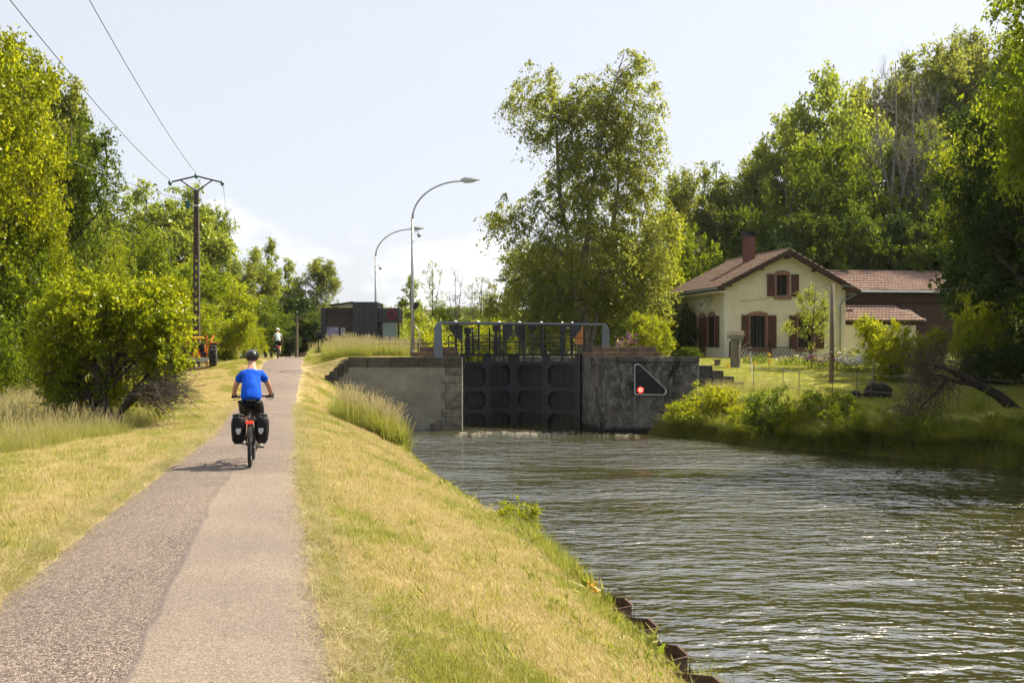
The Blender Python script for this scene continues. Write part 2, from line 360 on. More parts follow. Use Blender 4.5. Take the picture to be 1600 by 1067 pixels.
M['black_steel'] = simple('dark_machinery', (.018, .020, .024), .5, .4, var=.3)
M['galv'] = simple('galvanised', (.36, .37, .38), .5, .6, var=.2, scale=5)
M['lamp_glass'] = simple('lamp_bowl', (.42, .46, .46), .25, .0, var=.1)
M['render'] = simple('cream_render', (.60, .56, .43), .9, var=.14, scale=1.2, bump=.35, bscale=22)
M['quoin'] = simple('cream_quoin', (.60, .58, .48), .9, var=.15, scale=2, bump=.2)
M['pink_stone'] = simple('pink_sandstone', (.24, .125, .095), .9, var=.2, scale=5, bump=.3)
M['shutter'] = simple('brown_shutter', (.078, .030, .019), .65, var=.3, scale=6, streak=True, bump=.1)
M['glass'] = simple('window_glass', (.008, .009, .010), .25, 0, var=.1, spec=.25)
M['tile'] = simple('clay_tile', (.45, .33, .27), .85, var=.35, scale=2.6, bump=.3, bscale=40, col2=(.24, .145, .11))
M['tile_dark'] = simple('old_clay_tile', (.24, .165, .12), .85, scale=2.6, bump=.3, bscale=40, col2=(.13, .075, .055))
M['timber_dark'] = simple('dark_brown_timber', (.045, .022, .014), .8, var=.3, scale=6)
M['barn_wood'] = simple('brown_cladding', (.070, .040, .027), .85, var=.3, scale=5, obj=True)
M['zinc'] = simple('zinc', (.24, .28, .30), .45, .5, var=.2)
M['chimney'] = simple('red_brick_chimney', (.14, .055, .042), .9, var=.2, scale=8)
M['kiosk'] = simple('anthracite_cladding', (.040, .043, .046), .6, .1, var=.15, scale=2)
M['kiosk_wood'] = simple('dark_larch', (.060, .044, .035), .8, var=.35, scale=5, obj=True)
M['white'] = simple('white_paint', (.75, .75, .73), .6, var=.1)
M['wood_post'] = simple('weathered_wood', (.16, .125, .095), .9, var=.35, scale=6, streak=True, bump=.4)
M['pole_conc'] = simple('dark_concrete_pole', (.085, .072, .058), .9, var=.3, scale=5)
M['insulator'] = simple('green_glass_insulator', (.05, .16, .15), .15, var=.1)
M['wire'] = simple('aluminium_wire', (.10, .105, .11), .5, .5, var=.05)
M['bark'] = simple('bark', (.085, .068, .050), .95, var=.45, scale=6, bump=.7, bscale=25, streak=True)
M['bark_dark'] = simple('dark_bark', (.035, .026, .021), .95, var=.4, scale=6, bump=.7, bscale=25, streak=True)
M['bark_grey'] = simple('grey_bark', (.19, .17, .145), .95, var=.35, scale=6, bump=.5, bscale=25)
M['dead_twig'] = simple('dead_twigs', (.075, .058, .046), .95, var=.4, scale=8)
M['birch_bark'] = simple('birch_bark', (.30, .28, .25), .85, scale=4, bump=.3, col2=(.06, .05, .045))
M['rust'] = simple('rusty_sheet_pile', (.13, .075, .05), .85, var=.4, scale=6, bump=.4, col2=(.035, .022, .018))
M['black_rubber'] = simple('black_rubber', (.014, .014, .015), .75, var=.2)
M['black_paint'] = simple('black_gloss', (.012, .012, .013), .35, var=.1, spec=.5)
M['skin'] = simple('skin', (.46, .255, .175), .55, var=.08, scale=6)
M['blue_cloth'] = simple('royal_blue_jersey', (.004, .075, .55), .8, var=.25, scale=7, spec=.15, bump=.9, bscale=9)
M['black_cloth'] = simple('black_lycra', (.006, .006, .008), .6, var=.2, spec=.2, bump=.4, bscale=12)
M['mint_cloth'] = simple('pale_mint_jersey', (.36, .47, .44), .8, var=.1)
M['hair'] = simple('brown_hair', (.035, .022, .015), .7, var=.3, scale=30)
M['helmet_white'] = simple('white_helmet', (.70, .72, .72), .35, var=.05)
M['helmet_sheen'] = simple('dark_helmet_top_sheen', (.07, .075, .08), .3, var=.1)  # top of a dark helmet, its sheen put in as paler grey
M['helmet_black'] = simple('black_helmet', (.018, .019, .021), .4, var=.1)
M['reflector'] = simple('grey_reflector', (.42, .43, .44), .3, var=.05, spec=.8)
M['red_light'] = simple('red_reflector', (.85, .04, .02), .3, var=.05, emit=((1, .05, .02), .35))
M['red_lamp'] = simple('lit_red_signal', (.9, .05, .03), .4, var=.02, emit=((1, .03, .02), 2.2))
M['red_lamp_core'] = simple('lit_red_signal_core', (.9, .3, .2), .4, var=.02, emit=((1, .12, .08), 3.2))
M['sign_black'] = simple('sign_black', (.005, .005, .006), .8, var=.1)
M['sign_edge'] = simple('sign_edge_band', (.42, .47, .50), .5, var=.08)
M['red_ring'] = simple('dark_red_ring', (.17, .014, .022), .5, var=.1)
M['poster'] = simple('poster_print', (.42, .44, .52), .5, var=.2, scale=4, col2=(.07, .06, .22))
M['green_glass'] = simple('green_tinted_glass', (.17, .26, .22), .12, var=.15, scale=3, spec=.8)
M['orange'] = simple('orange_machine_paint', (.52, .155, .02), .5, var=.2, scale=4)
M['yellow'] = simple('yellow_paint', (.75, .42, .02), .5, var=.1)
M['purple'] = simple('purple_petals', (.34, .09, .28), .7, var=.3, scale=9)
M['white_petal'] = simple('white_petals', (.78, .76, .70), .7, var=.1)
M['yellow_petal'] = simple('yellow_petals', (.85, .55, .03), .7, var=.1)
M['rock'] = simple('dark_rock', (.030, .024, .020), .95, var=.4, scale=3, bump=.6)
M['terracotta'] = simple('terracotta', (.30, .13, .07), .9, var=.2)
M['old_stone'] = simple('old_grey_stone', (.15, .135, .11), .95, var=.4, scale=5, bump=.6)
M['shoe'] = simple('pale_shoe', (.45, .46, .42), .7, var=.15)

# masonry with courses for the big stained lock wall
def masonry():
    m = bpy.data.materials.new('stained_masonry'); t, N, L = nt(m); b = N['Principled BSDF']; b.inputs['Roughness'].default_value = .93; b.inputs['Specular IOR Level'].default_value = .2
    tc = N.new('ShaderNodeTexCoord'); uv = N.new('ShaderNodeUVMap')
    br = N.new('ShaderNodeTexBrick'); br.inputs['Scale'].default_value = 1; br.inputs['Brick Width'].default_value = .42; br.inputs['Row Height'].default_value = .105; br.inputs['Mortar Size'].default_value = .008
    br.inputs['Color1'].default_value = (.16, .15, .135, 1); br.inputs['Color2'].default_value = (.105, .10, .095, 1); br.inputs['Mortar'].default_value = (.05, .047, .042, 1)
    L.new(uv.outputs[0], br.inputs['Vector'])
    def noise(s, sc, d=7, r=.65):
        mp = N.new('ShaderNodeMapping'); mp.inputs['Scale'].default_value = sc; L.new(tc.outputs['Object'], mp.inputs[0])
        n = N.new('ShaderNodeTexNoise'); n.inputs['Scale'].default_value = s; n.inputs['Detail'].default_value = d; n.inputs['Roughness'].default_value = r; L.new(mp.outputs[0], n.inputs['Vector']); return n.outputs['Fac']
    def mr(v, a, c, ta=0, tb=1):
        x = N.new('ShaderNodeMapRange'); x.inputs['From Min'].default_value = a; x.inputs['From Max'].default_value = c; x.inputs['To Min'].default_value = ta; x.inputs['To Max'].default_value = tb; L.new(v, x.inputs['Value']); return x.outputs[0]
    def mix(f, A, B):
        x = N.new('ShaderNodeMix'); x.data_type = 'RGBA'; L.new(f, x.inputs['Factor'])
        for k, v in (('A', A), ('B', B)):
            if isinstance(v, tuple): x.inputs[k].default_value = (*v, 1)
            else: L.new(v, x.inputs[k])
        return x.outputs['Result']
    c = mix(mr(noise(.75, (1, 1, .45)), .40, .60), (.016, .016, .018), br.outputs['Color'])     # black lichen stain
    c = mix(mr(noise(5, (1, 1, .5), 9, .78), .50, .66, 0, .8), c, (.33, .32, .29))               # pale speckle and lime
    c = mix(mr(noise(2.2, (1.2, 1.2, .12)), .56, .70, 0, .6), c, (.20, .16, .12))                 # run streaks
    sp = N.new('ShaderNodeSeparateXYZ'); L.new(tc.outputs['Object'], sp.inputs[0])
    c = mix(mr(sp.outputs[2], .12, .3, 1, 0), c, (.012, .012, .012))                             # wet foot
    L.new(c, b.inputs['Base Color'])
    bp = N.new('ShaderNodeBump'); bp.inputs['Strength'].default_value = .5; bp.inputs['Distance'].default_value = .02
    L.new(br.outputs['Fac'], bp.inputs['Height']); bp.invert = True
    b2 = N.new('ShaderNodeBump'); b2.inputs['Strength'].default_value = .5; b2.inputs['Distance'].default_value = .03; L.new(noise(9, (1, 1, 1)), b2.inputs['Height']); L.new(bp.outputs[0], b2.inputs['Normal'])
    L.new(b2.outputs[0], b.inputs['Normal'])
    return m
M['masonry'] = masonry()

# foliage materials: (diffuse dark, diffuse light, through dark, through light)
LM = {
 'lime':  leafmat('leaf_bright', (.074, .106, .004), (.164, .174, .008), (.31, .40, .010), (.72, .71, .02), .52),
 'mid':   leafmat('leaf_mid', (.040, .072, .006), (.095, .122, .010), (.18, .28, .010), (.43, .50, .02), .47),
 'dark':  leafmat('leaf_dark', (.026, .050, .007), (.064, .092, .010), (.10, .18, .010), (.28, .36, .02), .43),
 'deep':  leafmat('leaf_deep_shade', (.013, .028, .007), (.030, .050, .010), (.035, .075, .010), (.10, .17, .02), .35),  # dark green leaf with the shade on these crowns put into its colour
 'birch': leafmat('leaf_birch', (.060, .082, .016), (.145, .155, .034), (.23, .29, .02), (.52, .54, .06), .48, gloss=.45, rough=.5),
 'pale':  leafmat('leaf_pale', (.075, .105, .016), (.155, .170, .030), (.28, .38, .03), (.57, .62, .06), .5, gloss=.4),
 'fruit': leafmat('leaf_orchard', (.068, .102, .005), (.155, .170, .010), (.28, .38, .010), (.66, .67, .02), .52, gloss=.3),
 'sedge': leafmat('blade_sedge', (.085, .120, .012), (.25, .25, .04), (.22, .30, .02), (.56, .56, .06), .40, gloss=.3),
 'mown':  leafmat('blade_mown', (.30, .25, .075), (.68, .55, .31), (.34, .30, .08), (.70, .56, .28), .4, gloss=.12),
 'green': leafmat('blade_green', (.110, .150, .018), (.32, .31, .075), (.24, .31, .02), (.53, .50, .10), .45, gloss=.15),
 'meadow': leafmat('blade_meadow', (.15, .19, .035), (.44, .41, .14), (.24, .30, .03), (.58, .53, .13), .42, gloss=.15),
 'seed':  leafmat('blade_seed', (.30, .26, .12), (.54, .46, .27), (.32, .27, .10), (.58, .49, .24), .4, gloss=.05),
}

def gate_mat(name, col):
    m = simple(name, col, .55, .25, var=.35, scale=2.2, bump=.2, bscale=9, streak=True, spec=.5); t, N, L = nt(m); b = N['Principled BSDF']
    src = b.inputs['Base Color'].links[0].from_socket; geo = N.new('ShaderNodeNewGeometry'); sp = N.new('ShaderNodeSeparateXYZ'); L.new(geo.outputs['Position'], sp.inputs[0])
    mp = N.new('ShaderNodeMapping'); mp.inputs['Scale'].default_value = (2.5, 2.5, .35); L.new(geo.outputs['Position'], mp.inputs[0])
    n = N.new('ShaderNodeTexNoise'); n.inputs['Scale'].default_value = 1.6; n.inputs['Detail'].default_value = 8; n.inputs['Roughness'].default_value = .7; L.new(mp.outputs[0], n.inputs['Vector'])
    def mr(v, a, c, ta, tb):
        x = N.new('ShaderNodeMapRange'); x.inputs['From Min'].default_value = a; x.inputs['From Max'].default_value = c; x.inputs['To Min'].default_value = ta; x.inputs['To Max'].default_value = tb; L.new(v, x.inputs['Value']); return x.outputs[0]
    def mix(f, A, B):
        x = N.new('ShaderNodeMix'); x.data_type = 'RGBA'; L.new(f, x.inputs['Factor']); L.new(A, x.inputs['A']); x.inputs['B'].default_value = (*B, 1); return x.outputs['Result']
    c = mix(mr(n.outputs['Fac'], .55, .75, 0, .55), src, (.060, .038, .026))          # rust runs
    wet = N.new('ShaderNodeMath'); wet.operation = 'ADD'; L.new(sp.outputs['Z'], wet.inputs[0]); L.new(mr(n.outputs['Fac'], .3, .7, -.25, .25), wet.inputs[1])
    c = mix(mr(wet.outputs[0], .25, .75, .85, 0), c, (.012, .014, .009))                  # weed and wet below the tide line
    c = mix(mr(n.outputs['Fac'], .30, .42, .35, 0), c, (.050, .054, .058))               # lime bloom
    L.new(c, b.inputs['Base Color']); return m
M['gate_steel'] = gate_mat('gate_steel_weathered', (.022, .026, .034)); M['gate_panel'] = gate_mat('gate_skin_weathered', (.012, .015, .021))
# ------------------------------------------------------------------ ground, path, water
def grid_mesh(name, xs, ys, mat):
    Xg, Yg = np.meshgrid(xs, ys); Zg = zg(Xg, Yg)
    nx, ny = len(xs), len(ys)
    co = np.stack([Xg.ravel(), Yg.ravel(), Zg.ravel()], 1).astype(np.float32)
    i = np.arange(ny-1)[:, None]*nx+np.arange(nx-1)[None, :]
    q = np.stack([i, i+1, i+nx+1, i+nx], -1).reshape(-1, 4)
    me = bpy.data.meshes.new(name); me.vertices.add(len(co)); me.vertices.foreach_set('co', co.ravel())
    me.loops.add(q.size); me.loops.foreach_set('vertex_index', q.ravel().astype(np.int32))
    me.polygons.add(len(q)); me.polygons.foreach_set('loop_start', (np.arange(len(q))*4).astype(np.int32))
    me.update(); me.validate(); me.materials.append(mat)
    x, Y = co[:, 0], co[:, 1]
    dr = np.maximum(x-xpr(Y), xpl(Y)-x)
    dry = .8*np.clip(1-(dr+.14*nz(x*2.3, Y*2.3))/.26, 0, 1)*(Y < 75)
    far = ((x > (xe(Y)+xr(Y))/2) & (Y < 70)).astype(float)
    tl = meadow_edge(Y)
    rank = sstep((tl-x)/.6)*.75
    rank = np.maximum(rank, sstep((Y-62)/8)*.9)
    rank = np.maximum(rank, sstep(1-np.abs(x-xr(Y)-.3)/1.6)*.9)
    rank = np.maximum(rank, sstep((x-24)/6))
    col = np.stack([dry, far, rank*(dr > .5), np.ones_like(dry)], 1).astype(np.float32)
    a = me.color_attributes.new('zone', 'FLOAT_COLOR', 'POINT'); a.data.foreach_set('color', col.ravel())
    me.polygons.foreach_set('use_smooth', [True]*len(me.polygons))
    return me
def meadow_edge(Y): return interp(Y, [0, 13, 17.2, 20.6, 25, 30, 36, 60, 80], [-7.6, -8.4, -9.3, -8.6, -8.9, -10.6, -14.5, -21.5, -30])
xs = np.concatenate([np.arange(-620, -60, 40), np.arange(-60, -22, 2.0), np.arange(-22, 12, .22), np.arange(12, 30, .5), np.arange(30, 90, 3), np.arange(90, 640, 40)])
ys = np.concatenate([np.arange(-60, 2, 2.5), np.arange(2, 43, .25), np.array([43.05, 43.3, 43.6, 43.9, 44.0, 44.3, 44.6, 44.9, 45.2, 45.34, 45.4, 45.7]), np.arange(46, 64, .3), np.arange(64, 120, 2), np.arange(120, 1000, 25)])
ground = link_mesh('ground', grid_mesh('ground', xs, ys, M['ground']), kind='structure')

ypath = np.concatenate([np.arange(-40, 2, 1.0), np.arange(2, 64, .25), np.arange(64, 150, 2)])
mb = MB(); uvs = []; NU = 8
rng0 = np.random.default_rng(5)
ej = rng0.normal(0, .035, (len(ypath), 2)); ej = (ej+np.roll(ej, 1, 0)+np.roll(ej, 2, 0)+np.roll(ej, 3, 0)+np.roll(ej, 4, 0))/3.2
for i, Y in enumerate(ypath):
    l, r = xpl(Y)-ej[i, 0], xpr(Y)+ej[i, 1]
    for k in range(NU+1):
        u = k/NU; x = l+(r-l)*u
        mb.v.append((x, Y, float(pz(Y))+.012+.035*(1-(2*u-1)**2)-(.03 if k in (0, NU) else 0))); uvs.append((u, Y))
n1 = NU+1
for i in range(len(ypath)-1):
    for k in range(NU): mb.f.append((i*n1+k, i*n1+k+1, (i+1)*n1+k+1, (i+1)*n1+k))
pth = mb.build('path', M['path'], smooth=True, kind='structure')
ul = pth.data.uv_layers.new(name='UVMap')
for lp in pth.data.loops: ul.data[lp.index].uv = uvs[lp.vertex_index]

wm = MB().add([(-12, -60, 0), (22, -60, 0), (22, 87, 0), (-12, 87, 0)], [(0, 1, 2, 3)])
wm.build('water', M['water'], kind='structure')
wu = MB().add([(-25, 87, 2.95), (8, 87, 2.95), (-6, 300, 2.95), (-55, 300, 2.95)], [(0, 1, 2, 3)])
wu.build('upper_canal_water', M['water'], kind='structure')

# ------------------------------------------------------------------ leaf and tree meshes
def np_mesh(name, co, nper, mat, tint=None):
    """co: (N*nper,3) one polygon per nper vertices"""
    n = len(co)//nper
    me = bpy.data.meshes.new(name); me.vertices.add(len(co)); me.vertices.foreach_set('co', np.ascontiguousarray(co, np.float32).ravel())
    me.loops.add(len(co)); me.loops.foreach_set('vertex_index', np.arange(len(co), dtype=np.int32))
    me.polygons.add(n); me.polygons.foreach_set('loop_start', (np.arange(n)*nper).astype(np.int32))
    me.update(); me.materials.append(mat)
    if tint is not None:
        a = me.attributes.new('tint', 'FLOAT', 'POINT'); a.data.foreach_set('value', np.repeat(tint, nper).astype(np.float32))
    return me
def unit(v): return v/np.maximum(np.linalg.norm(v, axis=-1, keepdims=True), 1e-9)
def leaf_co(c, ax, nrm, L, W):
    """diamond leaves at c, long axis ax, normal nrm"""
    ax = unit(ax); b = unit(np.cross(ax, nrm)); n2 = np.cross(b, ax)
    L = L[:, None]; W = W[:, None]
    p = np.stack([c-ax*L*.5, c+b*W*.5-ax*L*.05+n2*W*.12, c+ax*L*.5, c-b*W*.5-ax*L*.05+n2*W*.12], 1)
    return p.reshape(-1, 3)

def bez(a, b, c, n):
    t = np.linspace(0, 1, n)[:, None]; return (1-t)**2*a+2*(1-t)*t*b+t**2*c

def make_tree(name, seed, H, stems, blobs, nclump=160, tw=9, lpt=14, cr=.8, leaf=.13, leafw=.6, droop=0., limbs=14, r0=.22, mat='mid', bark='bark', gap=.35, up=.3, bare=False, minlimb=.25):
    rng = np.random.default_rng(seed)
    B = np.array(blobs, float); vol = B[:, 3]*B[:, 4]*B[:, 5]; vol = vol**.8/np.sum(vol**.8)
    P = []
    while len(P) < nclump:
        i = rng.choice(len(B), p=vol); d = unit(rng.normal(size=3)); r = rng.random()**(1/2.6)
        p = B[i, :3]+d*B[i, 3:6]*r
        g = nz(p[0]*.9+seed, p[1]*.9+p[2]*.8)+.5*nz(p[2]*2+seed, p[0]*1.9-p[1])
        if g < -1+gap*1.6 and rng.random() < .85: continue
        if p[2] < .25: continue
        P.append(p)
    P = np.array(P)
    S = [np.array(s, float) for s in stems]            # each (n,4): x y z r
    wood = MB()
    for s in S:
        k = max(6, int(len(s)*2)); idx = np.linspace(0, len(s)-1, k); pts = np.stack([np.interp(idx, np.arange(len(s)), s[:, j]) for j in range(4)], 1)
        pts[1:-1, :2] += rng.normal(0, .05, (k-2, 2))*(s[-1, 2]/8)
        wood.tube(pts[:, :3], list(pts[:, 3]), 8)
    SP = np.concatenate([np.stack([np.interp(np.linspace(0, len(s)-1, 40), np.arange(len(s)), s[:, j]) for j in range(4)], 1) for s in S])
    li = [int(rng.integers(len(P)))]
    dist = np.full(len(P), 1e9)
    for _ in range(limbs-1):
        dist = np.minimum(dist, np.linalg.norm(P-P[li[-1]], axis=1)); w = dist**2; li.append(int(rng.choice(len(P), p=w/w.sum())))
    LP = []
    for i in li:
        tip = P[i]; hd = np.linalg.norm(SP[:, :2]-tip[:2], axis=1)
        want = tip[2]-np.maximum(hd*.75, .4); c = np.abs(SP[:, 2]-np.maximum(want, minlimb*H))+hd*.5
        s = SP[int(np.argmin(c))]; a = s[:3]; mid = a+(tip-a)*.5+np.array([0, 0, .12*np.linalg.norm(tip-a)*(1-droop)])+rng.normal(0, .12, 3)
        pts = bez(a, mid, tip, 8); rr = np.linspace(min(s[3]*.6, .05+.012*np.linalg.norm(tip-a)*3), .012, 8)
        wood.tube(pts, list(rr), 5, False); LP.append(np.concatenate([pts, rr[:, None]], 1))
    LPc = np.concatenate([l[2:] for l in LP]+[SP[SP[:, 2] > minlimb*H][::4]])
    tips = []
    for j, p in enumerate(P):
        d = np.linalg.norm(LPc[:, :3]-p, axis=1)+np.maximum(0, LPc[:, 2]-p[2])*1.2*(1-droop); k = int(np.argmin(d)); a = LPc[k, :3]
        mid = (a+p)/2+rng.normal(0, .1, 3)+np.array([0, 0, .1*np.linalg.norm(p-a)])
        wood.tube(bez(a, mid, p, 4), list(np.linspace(min(LPc[k, 3]*.6, .035), .008, 4)), 3, False)
    # twigs with leaves
    nT = len(P)*tw; pc = np.repeat(P, tw, 0)
    outv = unit(pc-(B[:, :3]*vol[:, None]).sum(0)); d = unit(rng.normal(size=(nT, 3))+outv*.5+np.array([0, 0, up]))
    if droop: d = unit(d*np.array([1, 1, .5])+np.array([0, 0, .15]))
    Lt = cr*(.5+.9*rng.random(nT))
    if bare:
        for j in range(nT):
            e = pc[j]+d[j]*Lt[j]; m_ = pc[j]+d[j]*Lt[j]*.5+rng.normal(0, .06, 3)*cr
            wood.tube([pc[j], m_, e], [.012, .008, .004], 3, False)
    me_w = bpy.data.meshes.new(name+'_trunk'); me_w.from_pydata([tuple(map(float, v)) for v in wood.v], [], wood.f); me_w.materials.append(M[bark])
    me_w.polygons.foreach_set('use_smooth', [True]*len(me_w.polygons))
    me_l = None
    if lpt:
        n = nT*lpt; t = rng.random(n)**.8; tc = np.repeat(pc, lpt, 0); dd = np.repeat(d, lpt, 0); LL = np.repeat(Lt, lpt)[:, None]
        p = tc+dd*LL*t[:, None]+rng.normal(0, leaf*.45, (n, 3))
        if droop: p[:, 2] -= droop*(t**1.6)*np.repeat(Lt, lpt)*1.9*np.repeat(.4+rng.random(nT), lpt)
        else: p[:, 2] -= .12*t*t*LL[:, 0]
        nr = unit(rng.normal(size=(n, 3))*.8+np.array([0, 0, .55])); ax = unit(dd*.8+rng.normal(size=(n, 3))*.7+np.array([0, 0, -.25-droop]))
        sz = leaf*(.6+.8*rng.random(n))
        tint = np.clip(np.repeat(rng.normal(.5, .22, len(P)), tw*lpt)+rng.normal(0, .18, n), 0, 1)
        me_l = np_mesh(name+'_crown', leaf_co(p, ax, nr, sz, sz*leafw), 4, LM[mat], tint)
    xy = max(np.ptp(P[:, 0]), .1)+cr; zt = P[:, 2].max()+cr*.55
    return dict(name=name, w=me_w, l=me_l, W=xy, H=zt, cx=(P[:, 0].max()+P[:, 0].min())/2)

GROUPS = {}
def plant(proto, px, Y, ytop, wpx, label, cat='tree', name='tree', base=None, rz=None, mat=None, group=None, sy=None, X=None):
    """stand a plant at (bearing, distance) so its top and width are as measured"""
    x = X_(px, Y) if X is None else X; b = gz(x, Y)-.05 if base is None else base
    h = Z_(ytop, Y)-b; w = wpx/F*Y; sz = h/proto['H']; sx = max(w/proto['W'], .66*sz)
    rz = rz if rz is not None else random.Random(px*7+int(Y)).uniform(0, 6.28)
    o = empty(name, (x, Y, b), rz, label=label, cat=cat, group=group); o.scale = (sx, sy or sx, sz)
    link_mesh('trunk', proto['w'], o)
    if proto['l']:
        me = proto['l']
        if mat:
            key = (me.name, mat)
            if key not in GROUPS:
                m2 = me.copy(); m2.materials.clear(); m2.materials.append(LM[mat]); GROUPS[key] = m2
            me = GROUPS[key]
        link_mesh('crown', me, o)
    return o
# ------------------------------------------------------------------ lock walls
def P2(o, t, d=0): return (o[0]+UX*t+UY*d, o[1]+UY*t-UX*d)     # along lock / to the side
TOP = 3.39
lw = empty('lock_wall', (L0[0], L0[1], 0), label='smooth grey concrete lock wall with dark coping, sloping down to the towpath', cat='lock wall')
def wbuild(mb, name, mat, parent, **k):     # world coordinates -> parent's space (parent is unrotated)
    o = parent.location; mb.v = [(v[0]-o.x, v[1]-o.y, v[2]-o.z) for v in mb.v]; return mb.build(name, mat, parent, **k)
lf = (-9.1, 45.35)
def lfp(t, back=0):      # point on the front line, t=0 at lock corner, 1 at the far left
    return (L0[0]+(lf[0]-L0[0])*t, L0[1]+(lf[1]-L0[1])*t+back)
f0 = MB()
def wallprism(mb, t0, t1, z0, z1a, z1b, back=.75, off=0):
    a, b = lfp(t0, off), lfp(t1, off); a2, b2 = lfp(t0, back), lfp(t1, back)
    return mb.add([(a[0], a[1], z0), (b[0], b[1], z0), (b2[0], b2[1], z0), (a2[0], a2[1], z0), (a[0], a[1], z1a), (b[0], b[1], z1b), (b2[0], b2[1], z1b), (a2[0], a2[1], z1a)],
                  [(0, 1, 2, 3), (4, 7, 6, 5), (0, 4, 5, 1), (1, 5, 6, 2), (2, 6, 7, 3), (3, 7, 4, 0)])
tP = .95/6.82; tS = (7.75-2.32)/6.82
wallprism(f0, tP, tS, -1, 2.93, 2.93); wallprism(f0, tS, 1.0, -1, 2.93, 1.55)
wbuild(f0, 'wall_face', M['concrete'], lw)
# long coping blocks, then blocks stepping down the slope
rngw = random.Random(3)
edges = [0, .115, .3, .5, .66, tS]
for i in range(5):
    b = MB(); wallprism(b, edges[i]+.0015, edges[i+1]-.0015, 2.935, TOP, TOP, .85, -.05-rngw.random()*.012)
    wbuild(b, 'coping_block', M['coping'], lw, bevel=.015)
ns = 8
for i in range(ns):
    a = tS+(1.06-tS)*i/ns; c = tS+(1.06-tS)*(i+1)/ns; z = TOP-(i+.6)*(TOP-1.95)/ns
    b = MB(); wallprism(b, a+.001, c-.001, z-.62, z, z-.03, .8, -.06-rngw.random()*.02); wbuild(b, 'step_block', M['coping'], lw, bevel=.015)
# quoin stones of the pier at the gate, alternating long and short
zc = 2.93; i = 0
while zc > .05:
    h = .36+rngw.random()*.06; w = (1.0 if i % 2 else .78)/6.82
    b = MB(); wallprism(b, 0.0, w-.002, max(zc-h+.012, -1), zc, zc, .75, -.012-rngw.random()*.012); wbuild(b, 'pier_stone', M['pier_stone'], lw, bevel=.014)
    if w < tP:
        b = MB(); wallprism(b, w+.001, tP, zc-h, zc, zc, .7, -.002); wbuild(b, 'infill', M['concrete'], lw)
    zc -= h; i += 1
b = MB(); a0 = P2(L0, .8); a1 = P2(L0, 41); a2 = P2(L0, 41, -.9); a3 = P2(L0, .8, -.9)
b.prism([a0, a1, a2, a3], -1, TOP-.01); wbuild(b, 'chamber_side', M['concrete'], lw)
# small step iron and stub at the foot
b = MB(); c = lfp(.155, -.08); b.box((c[0], c[1], .22), (.22, .12, .5)).box((c[0]-.35, c[1], .16), (.12, .1, .3)); wbuild(b, 'mooring_fitting', M['dark_stone'], lw)

rw = empty('lock_wall', (R0[0], R0[1], 0), label='black stained masonry lock wall carrying the triangular signal board', cat='lock wall')
rfY = 43.25; rx1 = 8.42
fp = []
cr_ = .62
# footprint: rounded nose between chamber face and front face
c0 = (R0[0]+cr_+.05, R0[1]+cr_)
fp += [P2(R0, 41), P2(R0, 1.2)]
for k in range(9):
    a = PI+PI/2*k/8; fp.append((c0[0]+cr_*math.cos(a), c0[1]-.18+cr_*math.sin(a)))
fp += [(rx1, rfY), (rx1, rfY+.9), (5.3, rfY+.95), P2(R0, 2.4, 1.1), P2(R0, 41, 1.0)]
b = MB(); n = len(fp); zs = (-1, TOP)
for z in zs: b.v += [(p[0]-R0[0], p[1]-R0[1], z) for p in fp]
b.f = [tuple(range(n))[::-1], tuple(range(n, 2*n))]+[(i, (i+1) % n, n+(i+1) % n, n+i) for i in range(n)]
o = b.build('wall_face', M['masonry'], rw)
ul = o.data.uv_layers.new(name='UVMap'); cum = [0]
for i in range(n): cum.append(cum[-1]+math.dist(fp[i], fp[(i+1) % n]))
for p in o.data.polygons:
    vi = [o.data.loops[l].vertex_index for l in p.loop_indices]
    base = [v % n for v in vi]
    for l, v in zip(p.loop_indices, vi):
        k = v % n; u = cum[n] if (k == 0 and (n-1) in base) else cum[k]
        ul.data[l].uv = (u, b.v[v][2]) if len(vi) == 4 else (b.v[v][0], b.v[v][1])
# thin coping slabs, expansion joints
xx = R0[0]+.75
while xx < rx1-.2:
    wd = min(1.05+rngw.random()*.3, rx1-xx+.03); b = MB().bx(xx+.008, xx+wd-.008, rfY-.035-rngw.random()*.01, rfY+.8, TOP-.20, TOP+.03)
    wbuild(b, 'coping_block', M['dark_stone'], rw, bevel=.012); xx += wd
b = MB().bx(7.02, 7.06, rfY-.03, rfY+.05, .4, 3.1); wbuild(b, 'drain_pipe', M['coping'], rw)
b = MB().bx(8.36, 8.42, rfY-.045, rfY+.05, 1.9, 3.2); wbuild(b, 'corner_strip', M['concrete'], rw)
stx = 8.42
for i, (w, top, mt) in enumerate([(.62, 3.02, 'coping'), (.5, 2.79, 'coping'), (.48, 2.52, 'coping'), (.45, 2.28, 'dark_stone'), (.5, 2.08, 'dark_stone')]):
    b = MB().bx(stx+.006, stx+w, rfY+.02*i, rfY+1.3, top-1.6, top); wbuild(b, 'step_block', M[mt], rw, bevel=.02); stx += w
b = MB().bx(7.35, 8.9, rfY-.3, rfY-.002, .2, 2.05); wbuild(b, 'footing', M['dark_stone'], rw, bevel=.02)

# head wall at the upper end of the chamber
hw = empty('head_wall', (P2(L0, 41, 3)[0], P2(L0, 41, 3)[1], 0), label='pale stone head wall across the far end of the lock chamber', cat='lock wall')
b = MB().prism([P2(L0, 40.9, -.3), P2(L0, 40.9, 6.1), P2(L0, 42.3, 6.1), P2(L0, 42.3, -.3)], -1, 3.2); wbuild(b, 'wall_face', M['concrete'], hw)

